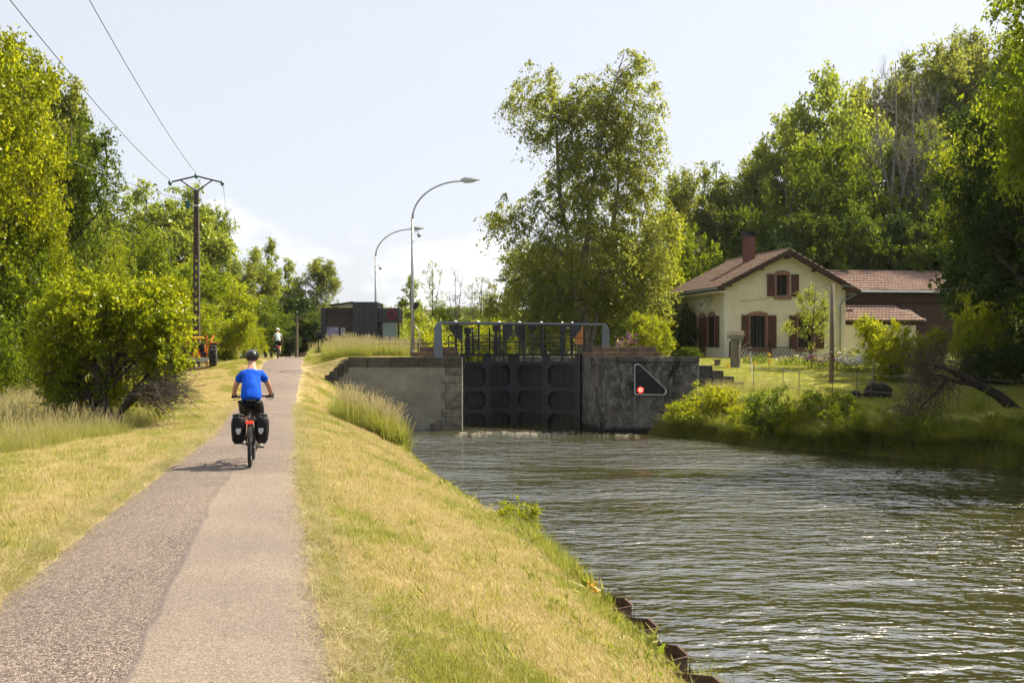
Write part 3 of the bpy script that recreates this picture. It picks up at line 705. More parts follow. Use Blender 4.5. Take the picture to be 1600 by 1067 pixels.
# ---- stone platforms at the foot of the gate anchors
def platform(x0, x1, Y, label, d=1.3, hs=(.28, .26), rz=.0, inset=.45):
    p = empty('stone_platform', (x0, Y, TOP-.03), rz, label=label, cat='platform', group='low stone platforms beside the gates')
    z = 0
    for k, h in enumerate(hs):
        a = (inset*.0 if k == 0 else inset); xx = a
        while xx < x1-x0-a*.4:
            w = min(.9+rngw.random()*.5, x1-x0-a*.4-xx)
            MB().bx(xx+.008, xx+w-.008, k*.12, d, z, z+h-.012).build('stone_block', M['step_stone'], p, bevel=.015); xx += w
        z += h
platform(-4.9, -2.55, 46.1, 'low brown stone platform under the lamp post at the lock edge')
platform(3.4, 7.2, 46.4, 'low brown stone platform beyond the signal wall')

# ------------------------------------------------------------------ mitre gates
HL = P2(L0, 2.35, .15); HRt = 2.95; HR = P2(R0, HRt, -.12)
MX = ((803-800)/F*48.3, 48.3)
def gate(Ha, Hb, label, flip):
    """leaf from hinge Ha to mitre post Hb; local x along the leaf, -y faces the camera"""
    a = Vector((*Ha, 0)); c = Vector((*Hb, 0)); d = c-a; Lg = d.length
    if flip: a, c = c, a; d = -d
    g = empty('lock_gate', (a.x, a.y, 0), math.atan2(d.y, d.x), label=label, cat='lock gate', group='pair of lower lock gates')
    zr = [(-.35, .62), (.80, 1.72), (1.90, 3.0)]
    pm = .17; cw = (Lg-2*pm-.10)/2
    cols = [(pm, pm+cw), (pm+cw+.10, Lg-pm)]
    for (x0, x1) in cols:
        for (z0, z1) in zr:
            # plate with an eight-cornered opening
            X0, X1 = x0-.05, x1+.05; Z0, Z1 = z0-.09, z1+.09; q = .24
            rc = [(X0, Z0), (X1, Z0), (X1, Z1), (X0, Z1)]
            ix0, ix1, iz0, iz1 = x0+.03, x1-.03, z0, z1
            oc = [(ix0+q, iz0), (ix1-q, iz0), (ix1, iz0+q), (ix1, iz1-q), (ix1-q, iz1), (ix0+q, iz1), (ix0, iz1-q), (ix0, iz0+q)]
            m = MB(); V = [(p[0], 0, p[1]) for p in rc]+[(p[0], 0, p[1]) for p in oc]+[(p[0], .30, p[1]) for p in oc]
            fs = [(0, 1, 5, 4), (1, 6, 5), (1, 2, 7, 6), (2, 8, 7), (2, 3, 9, 8), (3, 10, 9), (3, 0, 11, 10), (0, 4, 11)]
            fs += [(4+k, 4+(k+1) % 8, 12+(k+1) % 8, 12+k) for k in range(8)]
            m.add(V, fs); m.build('panel_frame', M['gate_steel'], g)
            m = MB().bx(ix0-.05, ix1+.05, .30, .33, iz0-.05, iz1+.05)
            for xx in (ix0+.28*(ix1-ix0), ix0+.5*(ix1-ix0), ix0+.72*(ix1-ix0)): m.bx(xx-.012, xx+.012, .27, .30, iz0, iz1)
            m.build('skin_plate', M['gate_panel'], g)
            m = MB()
            for (bxx, bzz) in [(X0+.05, Z0+.05), (X1-.05, Z0+.05), (X0+.05, Z1-.05), (X1-.05, Z1-.05), ((X0+X1)/2, Z1-.045), ((X0+X1)/2, Z0+.045), (X0+.13, Z1-.13), (X1-.13, Z1-.13), (X0+.13, Z0+.13), (X1-.13, Z0+.13)]: m.tube([(bxx, -.014, bzz), (bxx, .002, bzz)], .016, 6)
            m.build('rivets', M['gate_steel'], g, kind='stuff')
    MB().bx(0, pm-.05, -.03, .36, -.6, 3.45).build('heel_post', M['gate_steel'], g, bevel=.01)
    MB().bx(Lg-pm+.05, Lg, -.03, .36, -.6, 3.45).build('mitre_post', M['gate_steel'], g, bevel=.01)
    MB().bx(pm-.05, Lg-pm+.05, -.04, .34, 3.092, 3.17).build('top_rail', M['gate_steel'], g)
    xm = (cols[0][1]+cols[1][0])/2
    m = MB().slab([(xm-.26, 3.17), (xm+.26, 3.17), (xm+.2, 3.44), (xm-.2, 3.44)], 0, .05)
    m.slab([(xm-.1, 3.44), (xm+.1, 3.44), (xm+.05, 3.62), (xm-.05, 3.62)], 0, .05); m.build('gusset', M['gate_steel'], g)
    for s in (0, 1):
        x = .14 if s == 0 else Lg-.14; m = MB().slab([(x-.14, 3.17), (x+.14, 3.17), (x+.14, 3.44), (x-.14, 3.44)], .0, .05); m.build('gusset', M['gate_steel'], g)
    for xx in (.5, 1.05, Lg-1.05, Lg-.5): MB().bx(xx-.03, xx+.03, .1, .16, 3.17, 3.44).build('strut', M['gate_steel'], g)
    # footbridge with handrail on top of the leaf
    MB().bx(.02, Lg-.02, -.06, .75, 3.44, 3.56).build('walkway', M['black_steel'], g)
    for z in (3.95, 4.32): MB().tube([(.05, .72, z), (Lg-.05, .72, z)], .022, 6).build('guard_rail', M['black_steel'], g)
    pass
    nn = 4
    for k in range(nn):
        x = .08+(Lg-.16)*k/(nn-1); MB().bx(x-.025, x+.025, .68, .74, 3.56, 4.9).build('rail_post', M['black_steel'], g)
    return g, Lg
gl, LgL = gate(HL, MX, 'dark steel lock gate leaf hinged on the smooth concrete wall', False)
gr, LgR = gate(HR, MX, 'dark steel lock gate leaf hinged on the black stained wall', True)

def machine(px, Y, w, y0, y1, name, label, parts):
    pass
def at_l(px, py, Y): v = at(px, py, Y); return v
# paddle gear standing on the walkway: each column is one machine
def gear(px, pw_, ytop, ybot, Y, label, kind):
    x = X_(px, Y); s = Y/F; b = Z_(553, Y) if kind != 'stand' else TOP
    g = empty('paddle_gear', (x, Y, 3.56 if kind != 'stand' else TOP), -.05, label=label, cat='paddle gear', group='paddle gears above the gates')
    H = Z_(ytop, Y)-g.location.z
    if kind == 'housing':
        hb = Z_(ybot, Y)-g.location.z
        MB().bx(-.13, .13, -.1, .16, 0, .82).build('pedestal', M['black_steel'], g, bevel=.02)
        MB().bx(-.07, .07, -.06, .08, .82, H-.25).build('shaft', M['black_steel'], g)
        MB().bx(-.17, .17, -.14, .16, H-.32, H).build('gearbox', M['black_steel'], g, bevel=.03)
        MB().tube([(.17, 0, H-.15), (.34, 0, H-.15), (.34, -.16, H-.15)], .018, 6).build('crank', M['galv'], g)
    elif kind == 'rod':
        for dx in (-.05, .07): MB().tube([(dx, 0, 0), (dx, 0, H)], .024, 6).build('rod', M['black_steel'], g)
        MB().bx(-.2, .2, -.1, .1, H-.25, H).build('gearbox', M['black_steel'], g, bevel=.02)
    return g
gear(731, 8, 512, 553, 47.6, 'slim paddle gear at the hinge of the concrete side gate', 'housing')
gear(775, 9, 508, 553, 48.1, 'dark paddle gear between the tapered plate and the middle plates', 'housing')
gear(832, 10, 507, 553, 48.2, 'twin rod paddle gear just past the gate mitre', 'rod')
gear(879, 9, 508, 553, 47.4, 'paddle gear with grey head near the stained wall', 'housing')

def plate(pts, Y, label, name='side_plate'):
    """tapered sheet steel windshield plate on two legs, points measured on the picture"""
    b = at(pts[0][0], 553, Y); p = empty('baffle_plate', (b.x, Y, 3.56), -.06, label=label, cat='steel plate', group='tapered steel plates over the gates')
    poly = [(X_(a, Y)-b.x, Z_(c, Y)-3.56) for a, c in pts]
    MB().slab(poly, 0, .03).build('sheet', M['gate_steel'], p)
    return p
pp = plate([(701, 508), (722, 508), (722, 537), (716, 530), (708, 521), (702, 515)], 46.6, 'tapered dark plate above the hinge on the concrete side')
MB().bx(.60, .68, 0, .06, -.1, 1.35).build('leg', M['gate_steel'], pp)
pp = plate([(785, 507), (801.5, 507), (801.5, 521), (791, 533), (787, 533)], 48.0, 'first of the two pointed plates over the mitre')
MB().bx(.03, .13, 0, .06, -.1, 1.4).build('leg', M['gate_steel'], pp)
pp = plate([(803.5, 507), (820, 507), (820, 533), (816, 533), (803.5, 521)], 48.0, 'second of the two pointed plates over the mitre')
MB().bx(.40, .50, 0, .06, -.1, 1.4).build('leg', M['gate_steel'], pp)
pp = plate([(891, 507), (909, 507), (908, 515), (900, 525), (893, 531)], 47.9, 'tapered dark plate next to the stained wall end')
MB().bx(.0, .09, 0, .06, -.1, 1.4).build('leg', M['gate_steel'], pp)
so = empty('sign_board', (X_(905, 49.5), 49.5, TOP), 0, label='orange rusty board lit by the sun behind the gate plates', cat='board')
MB().bx(-.2, .2, 0, .02, Z_(538, 49.5)-TOP, Z_(510, 49.5)-TOP).build('panel', simple('orange_board', (.55, .22, .08), .8, var=.3, scale=6), so)
MB().bx(.12, .17, .02, .07, 0, Z_(510, 49.5)-TOP).build('post', M['wood_post'], so)

# ---- long blue-grey guard rail with broad end posts
ra, rb_ = Vector((X_(684.5, 46.0), 46.0, TOP)), Vector((X_(946, 48.6), 48.6, TOP))
d = rb_-ra; gr_ = empty('guard_rail', ra, math.atan2(d.y, d.x), label='long blue grey handrail with broad tapered end posts above the gates', cat='guard rail')
Lr = Vector((d.x, d.y, 0)).length; HR_ = 1.62
for x0 in (0, Lr):
    s = 1 if x0 == 0 else -1
    MB().slab([(x0-.21*1, 0), (x0+.21, 0), (x0+.15*s+.0, HR_), (x0-.02*s, HR_), (x0-.17*s, HR_-.15)] if s == 1 else [(x0-.21, 0), (x0+.21, 0), (x0+.17, HR_-.15), (x0+.02, HR_), (x0-.15, HR_)], -.08, .08).build('end_post', M['rail_paint'], gr_, bevel=.012)
MB().bx(.0, Lr, -.05, .05, HR_-.02, HR_+.07).build('top_rail', M['rail_paint'], gr_, bevel=.01)
MB().bx(.1, Lr-.1, .12, .17, HR_-.05, HR_+.10).build('rear_rail', M['black_steel'], gr_)
for k, px in enumerate((716, 752, 786, 819, 855, 890, 907)):
    x = (X_(px, 46.9)-ra.x)*1.005; MB().bx(x-.04, x+.04, .1, .16, .15, HR_-.02).build('post', M['black_steel'], gr_)
    MB().tube([(x-.12, -.05, HR_+.10), (x+.0, .02, HR_+.11), (x+.08, .12, HR_+.06)], .022, 5).build('bracket', M['galv'], gr_)
# rails on the far chamber side
for (xa, xb, Y, z0, lab) in ((-3.6, 3.6, 54.5, TOP, 'dark pipe railing farther along the lock chamber'), (-8, -2.9, 50.5, TOP, 'low dark barrier rail beyond the lamp post')):
    pr_ = empty('pipe_railing', (xa, Y, z0), .0, label=lab, cat='railing')
    for z in ((.45, .85, 1.2) if xa > -4 else (.45, .7)): MB().tube([(0, 0, z), (xb-xa, 0, z)], .03, 6).build('rail', M['black_steel'], pr_)
    kk = 6
    for k in range(kk): MB().tube([((xb-xa)*k/(kk-1), 0, 0), ((xb-xa)*k/(kk-1), 0, 1.2 if xa > -4 else .7)], .03, 6).build('post', M['black_steel'], pr_)

# ---- triangular signal board
sb = empty('signal_board', (X_(991, 43.2), 43.18, Z_(617, 43.2)), 0, label='black triangular signal board with white edge and a lit red lamp', cat='signal board')
Wb, Hb_ = (1041-990.5)/F*43.2, (617-568)/F*43.2
def roundpoly(pts, rads, n=7):
    out = []
    for i, p in enumerate(pts):
        a = Vector(pts[i-1])-Vector(p); c = Vector(pts[(i+1) % len(pts)])-Vector(p); a.normalize(); c.normalize(); P = Vector(p)
        ang = a.angle(c); d = rads[i]/math.tan(ang/2); bis = (a+c).normalized(); cen = P+bis*(rads[i]/math.sin(ang/2)); s = P+a*d-cen; e = P+c*d-cen
        t0 = math.atan2(s.y, s.x); t1 = math.atan2(e.y, e.x); dt = (t1-t0+PI) % (2*PI)-PI
        out += [(cen.x+rads[i]*math.cos(t0+dt*k/(n-1)), cen.y+rads[i]*math.sin(t0+dt*k/(n-1))) for k in range(n)]
    return out
tri = [(0, 0), (Wb, 0), (Wb, .24), (.22, Hb_), (0, Hb_)]
rp = roundpoly(tri, [.10, .14, .10, .10, .10])
MB().slab(rp, 0, .06).build('board', M['sign_black'], sb)
ring = MB(); n = len(rp); cenp = Vector((Wb*.34, Hb_*.36))
inn = [tuple(Vector(p)+(cenp-Vector(p)).normalized()*.065) for p in rp]
V = [(p[0], -.015, p[1]) for p in rp]+[(p[0], -.015, p[1]) for p in inn]+[(p[0], .0, p[1]) for p in rp]+[(p[0], .0, p[1]) for p in inn]
ring.add(V, [(i, (i+1) % n, n+(i+1) % n, n+i) for i in range(n)]+[(i, 2*n+i, 2*n+(i+1) % n, (i+1) % n) for i in range(n)]+[(n+i, n+(i+1) % n, 3*n+(i+1) % n, 3*n+i) for i in range(n)])
ring.build('edge_band', M['sign_edge'], sb)
lx, lz = (1000-990.5)/F*43.2, (617-609)/F*43.2
MB().tube([(lx, -.07, lz), (lx, .0, lz)], .165, 20).build('lamp_hood', M['sign_black'], sb)
MB().tube([(lx, -.09, lz), (lx, -.07, lz)], .135, 20).build('lamp_lens', M['red_lamp'], sb)
MB().torus((lx, -.092, lz), .06, .02, 'y', 16, 6).build('lamp_element', M['red_lamp_core'], sb)
for (ax, az) in ((lx, Hb_*.80), (Wb*.72, lz)):
    MB().tube([(ax, -.02, az), (ax, 0, az)], .11, 16).build('unlit_lens', M['glass'], sb)

# ------------------------------------------------------------------ street lamps
def street_lamp(px, Y, ybase_z, ytop, reach, label, cam_h):
    x = X_(px, Y); o = empty('street_lamp', (x, Y, ybase_z), 0, label=label, cat='street lamp', group='street lamps beside the lock')
    H = Z_(ytop, Y)-ybase_z; rc = reach*.86
    hz = H-1.95
    MB().tube([(0, 0, 0), (0, 0, hz*.45), (0, 0, hz)], [.105, .085, .06], 12).build('pole', M['galv'], o, smooth=True)
    pts = [(0, 0, hz)]
    for k in range(1, 15):
        a = PI/2*k/14; pts.append((rc*(1-math.cos(a)), 0, hz+1.85*math.sin(a)))
    pts.append((reach-.3, 0, H-.08)); MB().tube(pts, [.055]*2+[.042]*(len(pts)-2), 8).build('arm', M['galv'], o, smooth=True)
    hx = reach-.35
    m = MB(); sec = [(hx-.12, .05, .06, -.05), (hx+.1, .13, .14, -.14), (hx+.45, .14, .10, -.10), (hx+.85, .06, .04, -.01)]
    V = []
    for (xx, w, up, dn) in sec: V += [(xx, -w, H-.06), (xx, -w*.6, H-.06+up), (xx, w*.6, H-.06+up), (xx, w, H-.06)]
    fs = [(i*4+k, i*4+k+1, (i+1)*4+k+1, (i+1)*4+k) for i in range(3) for k in range(3)]+[(0, 1, 2, 3), (12, 13, 14, 15)]+[(i*4+3, i*4, i*4+4, i*4+7) for i in range(3)]
    m.add(V, fs); m.build('lamp_head', M['galv'], o, bevel=.01)
    m = MB(); V = []
    for (xx, w, up, dn) in sec[:3]+[(hx+.7, .05, 0, -.02)]: V += [(xx, -w*.85, H-.065), (xx, -w*.5, H-.06+dn), (xx, w*.5, H-.06+dn), (xx, w*.85, H-.065)]
    m.add(V, [(i*4+k, i*4+k+1, (i+1)*4+k+1, (i+1)*4+k) for i in range(3) for k in range(3)]+[(0, 1, 2, 3), (12, 13, 14, 15)]); m.build('lamp_bowl', M['lamp_glass'], o)
    if cam_h:
        z = cam_h; m = MB().tube([(.05, 0, z+.12), (.28, 0, z+.14), (.3, 0, z+.05)], .018, 6); m.build('camera_bracket', M['galv'], o)
        MB().ball((.32, 0, z-.05), (.10, .10, .12)).build('camera_dome', M['galv'], o, smooth=True)
    MB().bx(-.16, .16, -.16, .16, 0, .03).build('base_plate', M['galv'], o)
    return o
l1 = street_lamp(644.5, 46.9, TOP+.22, 280, (735-644.5)/F*46.9, 'nearer tall street lamp with curved arm, standing on the brown stone platform', Z_(366, 46.9)-TOP-.22)
zz = Z_(477, 46.9)-TOP-.22
MB().slab([(.06, zz-.12), (.14, zz-.24), (.36, zz+.12), (.10, zz+.15)], -.1, .1).build('loudspeaker', M['black_steel'], l1, bevel=.02)
street_lamp(587, 66, 3.4, 356, (652-587)/F*66, 'farther street lamp with curved arm, rising behind the information shelter', Z_(418, 66)-3.4)
# hooked pipe beside the lamp
m = MB().tube([at(648, 540, 48.5), at(660, 535, 48.5)], .03, 6)
hk = tag(MB().tube([(0, 0, 0), (0, 0, 1.15), (-.07, 0, 1.4), (-.25, 0, 1.6)], .035, 8).build('hooked_pipe', M['galv'], smooth=True), 'bent grey pipe standing beside the nearer lamp post', 'pipe'); hk.location = (X_(655, 48.6), 48.6, TOP)

# ------------------------------------------------------------------ information shelter
KY = 56.5  
k0 = at(501, 560, KY); kz = 3.2
ks = empty('information_shelter', (k0.x, KY, kz), 0, label='anthracite information shelter with dark slatted wall and a red ring emblem', cat='shelter')
kx = lambda px: X_(px, KY)-k0.x
kk = lambda py: Z_(py, KY)-kz
MB().bx(0, kx(509), 0, 2.4, -.2, kk(481)).build('side_wall', M['kiosk'], ks, bevel=.01)
z = .0; top = kk(480)
while z < top-.02:
    h = min(.22, top-z); MB().bx(kx(509.3), kx(551.5), .10+.006*(int(z*10) % 2), .16, z+.01, z+h-.008).build('slat', M['kiosk_wood'], ks); z += .225
MB().bx(kx(509.3), kx(551.5), .17, .22, -.2, top-.03).build('backing_board', M['black_steel'], ks)
MB().bx(kx(510), kx(529), .05, .10, kk(524), kk(511)).build('poster', M['poster'], ks)
MB().bx(kx(532), kx(539), .05, .10, kk(526), kk(512)).build('poster', simple('poster_pale', (.5, .5, .48), .5, var=.3, scale=8, col2=(.12, .16, .22)), ks)
MB().bx(kx(552), kx(590.5), -.25, 2.4, -.2, kk(472)).build('tower', M['kiosk'], ks, bevel=.012)
for px in (563, 571, 581): MB().bx(kx(px)-.012, kx(px)+.012, -.262, -.25, .1, kk(474)).build('cladding_joint', M['black_steel'], ks)
MB().slab([(kx(513), kk(477.5)), (kx(551), kk(472.5)), (kx(551), kk(471)), (kx(513), kk(476.5))], -.1, 2.3).build('roof_panel', M['kiosk'], ks)
MB().slab([(kx(515), kk(479)), (kx(551), kk(478.6)), (kx(551), kk(473.2)), (kx(540), kk(474.8))], .3, .4).build('roof_light', M['white'], ks)
MB().bx(kx(591), kx(623.5), -.1, 1.9, kk(503), kk(482)).build('canopy', M['kiosk'], ks, bevel=.012)
MB().bx(kx(620.5), kx(623.3), .1, .3, -.2, kk(503)).build('canopy_post', M['kiosk'], ks)
MB().bx(kx(596), kx(618), .4, .44, .2, kk(503)).build('glass_screen', M['green_glass'], ks)
MB().torus((kx(613), -.105, kk(492.5)), .22, .07, 'y', 28, 6).build('ring_emblem', M['red_ring'], ks)
MB().bx(kx(591), kx(596), .1, .2, -.2, kk(503)).build('back_wall', M['black_steel'], ks)
bl = tag(MB().ball((0, 0, 0), (.2, .12, .22)).tube([(0, 0, -1.6), (0, 0, -.2)], .03).build('round_mirror', M['black_steel'], smooth=True), 'small round black road mirror at the corner of the shelter', 'mirror'); bl.location = at(497.5, 524, 56)

# ------------------------------------------------------------------ utility poles and wires
def hv_pole(px, Y, base, ytop, label, big=True):
    x = X_(px, Y); o = empty('utility_pole', (x, Y, base), 0, label=label, cat='utility pole', group='concrete power poles along the towpath'); s = 1
    zt = Z_(297, 50)-base if big else Z_(ytop, Y)-base
    # pair of tapering concrete legs with rungs
    for sx in (-1, 1): MB().slab([(sx*.19, 0), (sx*.10, 0), (sx*.05, zt), (sx*.115, zt)], -.09, .09).build('leg', M['pole_conc'], o)
    k = .4
    while k < zt-.1:
        w = .11-.055*k/zt+.02; sol = k > zt*.60
        MB().bx(-w, w, -.075, .075, k-(.10 if not sol else .2), k+(.10 if not sol else .2)).build('web', M['pole_conc'], o); k += .42 if not sol else .36
    ht = zt; a = 1.36
    MB().tube([(-a, 0, ht+.40), (0, 0, ht+.72), (a, 0, ht+.38)], .045, 5).build('crossarm', M['black_steel'], o)
    for sx in (-1, 1): MB().tube([(sx*.03, 0, ht-.05), (sx*.85, 0, ht+.52)], .035, 5).build('brace', M['black_steel'], o)
    for (ix, iz) in ((-a, ht+.38), (0, ht+.74), (a, ht+.36)): MB().tube([(ix, -.05, iz-.16), (ix, -.05, iz-.05), (ix, -.05, iz+.03), (ix, -.05, iz+.12)], [.05, .10, .10, .04], 8).build('insulator', M['insulator'], o)
    if big:
        MB().bx(-.16, .16, -.11, .11, ht-.86, ht-.78).build('band', M['white'], o)
        MB().tube([(-.42, -.1, ht-.98), (-.42, -.1, ht-.62)], [.10, .14], 8).build('insulator', M['insulator'], o); MB().tube([(-.4, -.05, ht-.8), (0, 0, ht-.8)], .03).build('bracket', M['black_steel'], o)
    return o, ht
p1b = gz(X_(307, 50), 50); p2b = gz(X_(355, 100), 100)
pole1, h1 = hv_pole(307, 50, p1b, 0, 'nearer concrete power pole with a wide three point crossarm')
pole2, h2 = hv_pole(356, 100, p2b, 418, 'distant concrete power pole rising from the trees', False)
b3 = gz(X_(464, 92), 92)
p3 = empty('wooden_pole', (X_(464, 92), 92, b3), 0, label='grey wooden line pole on the crest behind the far cyclist', cat='utility pole')
MB().tube([(0, 0, 0), (0, 0, Z_(494, 92)-b3)], [.15, .10], 8).build('shaft', M['wood_post'], p3); MB().bx(-1.0, 1.0, -.05, .05, Z_(496.5, 92)-b3-.06, Z_(496.5, 92)-b3+.05).build('crossarm', M['wood_post'], p3)
def wire(name, a, b, sag, label, r=.012, n=24, mat='wire', cat='wire'):
    a, b = Vector(a), Vector(b); pts = []
    for i in range(n+1):
        t = i/n; p = a.lerp(b, t); p.z -= 4*sag*t*(1-t); pts.append(p)
    return tag(MB().tube(pts, r, 4, False).build(name, M[mat]), label, cat, 'overhead wires')
zi = p1b+h1
X1 = X_(307, 50)
wire('overhead_wire', (X1-1.36, 50, zi+.5), (X1-1.36+25.4, -50, zi+.9), 2.6, 'overhead wire from the outer insulator of the nearer power pole')
wire('overhead_wire', (X1, 50, zi+.86), (X1+25.4, -50, zi+1.3), 2.6, 'overhead wire from the top insulator of the nearer power pole')
wire('overhead_wire', (X1-.42, 49.9, zi-.62), (-20.5, 12, 13.6), .9, 'lower wire running from the pole into the bright trees')
X2 = X_(356, 100)
for q, lab in ((-1.36, 'outer'), (0, 'top'), (1.36, 'path side')):
    wire('overhead_wire', (X1+q, 50, zi+(.86 if q == 0 else .5)), (X2+q, 100, p2b+h2+(.86 if q == 0 else .5)), 2.2, 'thin wire between the two power poles, %s insulators' % lab, .010)

# ------------------------------------------------------------------ lock keeper's house
HA = Vector((X_(1132, 60), 60, 3.22)); hv = Vector((.965, .262, 0)); 
hs = empty('lock_keepers_house', HA, math.atan2(.262, .965), label='cream lock keeper house with brown shutters and a tiled gable roof', cat='house')
def ht(px):      # bearing -> distance along the gable wall
    k = (px-800)/F; return (HA.x-k*HA.y)/(k*hv.y-hv.x)
def hz_(px, py):
    t = ht(px); Y = HA.y+hv.y*t; return Z_(py, Y)-HA.z
W_ = ht(1321); Dp = 7.2; ez = 4.55; rx_ = ht(1227); rzt = hz_(1227, 392); ov = .75; of = .55
slopeL = (rzt-(ez+.25))/(rx_+0.0); slopeR = (rzt-(ez+.2))/(W_-rx_)
# front wall with real openings: build as strips around window holes
def wall_with_holes(name, x0, x1, zb, topf, holes, y0, y1, mat, parent):
    """wall in the xz plane; holes = [(xa, xb, za, zb)]; topf(x) roof line"""
    m = MB(); xs_ = sorted(set([x0, x1, rx_ if x0 < rx_ < x1 else x0]+[h[0] for h in holes]+[h[1] for h in holes]))
    for a, b in zip(xs_[:-1], xs_[1:]):
        if b-a < 1e-4: continue
        c = (a+b)/2; hh = sorted([(h[2], h[3]) for h in holes if h[0] < c < h[1]]); z = zb
        for (za, zc) in hh:
            m.slab([(a, z), (b, z), (b, za), (a, za)], y0, y1); z = zc
        m.slab([(a, z), (b, z), (b, topf(b)), (a, topf(a))], y0, y1)
    return m.build(name, mat, parent)
rooff = lambda x: (rzt-(rx_-x)*slopeL) if x < rx_ else (rzt-(x-rx_)*slopeR)
w1 = (ht(1172), ht(1197), hz_(1184, 543), hz_(1184, 493)); w2 = (ht(1213.5), ht(1231.5), hz_(1222, 462), hz_(1222, 429)); w3 = (ht(1247), ht(1271), w1[2], w1[3])
wall_with_holes('gable_wall', 0, W_, -.4, lambda x: rooff(x)-.12, [w1, w2, w3], 0, .35, M['render'], hs)
MB().slabx([(.352, -.4), (Dp, -.4), (Dp, ez), (.352, ez)], .0, .30).build('side_wall', M['render'], hs)
MB().slabx([(.352, -.4), (Dp, -.4), (Dp, ez), (.352, ez)], W_-.3, W_).build('side_wall', M['render'], hs)
MB().slab([(0.0, -.4), (W_, -.4), (W_, ez), (rx_, rzt-.14), (0, ez)], Dp+.002, Dp+.3).build('back_wall', M['render'], hs)
MB().bx(-.03, .42, -.03, .0, -.3, ez-.02).bx(-.03, 0, 0, .42, -.3, ez-.02).build('corner_pilaster', M['quoin'], hs)
MB().bx(.02, W_+.02, -.06, -.003, -.35, .22).build('plinth', M['quoin'], hs)
def window(w, shutters=True, seg=True, sill=True, fw=.14):
    xa, xb, za, zb = w; f = empty('window', (0, 0, 0)); f.parent = hs
    for (ja, jb) in ((xa-fw, xa), (xb, xb+fw)): MB().bx(ja, jb, -.03, .14, za-fw*.8, zb).build('stone_jamb', M['pink_stone'], f)
    MB().bx(xa-fw-.06, xb+fw+.06, -.08, .1, za-.24, za-.002).build('stone_sill', M['pink_stone'], f, bevel=.01)
    n = 8; top = [(xa-fw+(xb-xa+2*fw)*k/n, zb+.14+.13*math.sin(PI*k/n)) for k in range(n+1)]
    MB().slab([(xa-fw, zb+.001), (xb+fw, zb+.001)]+top[::-1], -.032, .12).build('arched_lintel', M['pink_stone'], f)
    MB().bx(xa+.0, xb, .22, .24, za, zb).build('pane', M['glass'], f)
    m = MB(); cx_ = (xa+xb)/2
    m.bx(xa, xa+.06, .16, .21, za, zb).bx(xb-.06, xb, .16, .21, za, zb).bx(cx_-.04, cx_+.04, .16, .21, za, zb).bx(xa+.06, cx_-.04, .165, .205, za, za+.07).bx(cx_+.04, xb-.06, .165, .205, zb-.07, zb); m.build('casement', M['timber_dark'], f)
    return f
def shutter(xa, xb, za, zb, parent=hs):
    s = MB(); n = max(3, int((xb-xa)/.13)); w = (xb-xa)/n
    for k in range(n): s.bx(xa+k*w+.006, xa+(k+1)*w-.006, -.075-.004*(k % 2), -.04, za, zb)
    for z in (za+.15*(zb-za), za+.85*(zb-za)): s.bx(xa+.01, xb-.01, -.10, -.075, z-.05, z+.05)
    s.build('shutter', M['shutter'], parent)
for w, (sa, sb_, sc_, sd) in ((w1, (1158, 1169.5, 1199.5, 1212.5)), (w2, (1198, 1209.5, 1235.5, 1247.5)), (w3, (1232.5, 1244.5, 1274, 1287))):
    window(w); shutter(ht(sa), ht(sb_), w[2]-.05, w[3]+.02); shutter(ht(sc_), ht(sd), w[2]-.05, w[3]+.02)
# facade facing the lock: door between two shuttered windows
def fy(px):
    k = (px-800)/F; return (HA.x-k*HA.y)/(k*.965+.262)
def side_open(y0, y1, z0, z1, door=False, shut=(False, False)):
    f = empty('door' if door else 'window'); f.parent = hs
    n = 8; yc = (y0+y1)/2
    arch = [(y0-.13+(y1-y0+.26)*k/n, z1+.12+.22*math.sin(PI*k/n)) for k in range(n+1)]
    MB().slabx([(y0-.13, z0), (y0-.002, z0), (y0-.002, z1), (y1+.002, z1), (y1+.002, z0), (y1+.13, z0)]+arch[::-1], -.05, -.002).build('stone_frame', M['pink_stone'], f)
    MB().slabx([(y0, z0), (y1, z0), (y1, z1-.002), (y0, z1-.002)], -.025, -.001).build('door_leaf' if door else 'pane', M['shutter'] if door else M['glass'], f)
    for side, s in zip((0, 1), shut):
        if s:
            a, b = (y0-.16-.5, y0-.16) if side == 0 else (y1+.16, y1+.16+.5)
            MB().slabx([(a, z0), (b, z0), (b, z1), (a, z1)], -.09, -.052).build('shutter', M['shutter'], hs)
yN0, yD, yF = fy(1113), fy(1097.5), fy(1084)
side_open(yN0-.35, yN0+.45, .78, 2.75, shut=(True, True)); side_open(yD-.42, yD+.42, -.1, 2.72, True); side_open(yF-.4, yF+.4, .6, 2.75, shut=(False, True))
zs_ = Z_(474, 62)-HA.z
MB().slabx([(fy(1100.5), zs_-.35), (fy(1093.5), zs_-.35), (fy(1093.5), zs_+.3), (fy(1100.5), zs_+.3)], -.06, -.002).build('number_plate', M['white'], hs)
yy = fy(1097)
MB().bx(-.066, -.06, yy-.22, yy-.1, zs_-.2, zs_+.15).bx(-.066, -.06, yy+.08, yy+.2, zs_-.2, zs_+.15).build('plate_figures', M['black_paint'], hs)
zl = Z_(468, 61.4)-HA.z; yl = fy(1115)
MB().tube([(0, yl+.5, zl), (-.35, yl+.2, zl)], .03).build('lamp_bracket', M['black_steel'], hs); MB().ball((-.4, yl+.1, zl+.03), (.2, .2, .12)).build('wall_lamp', M['galv'], hs, smooth=True)
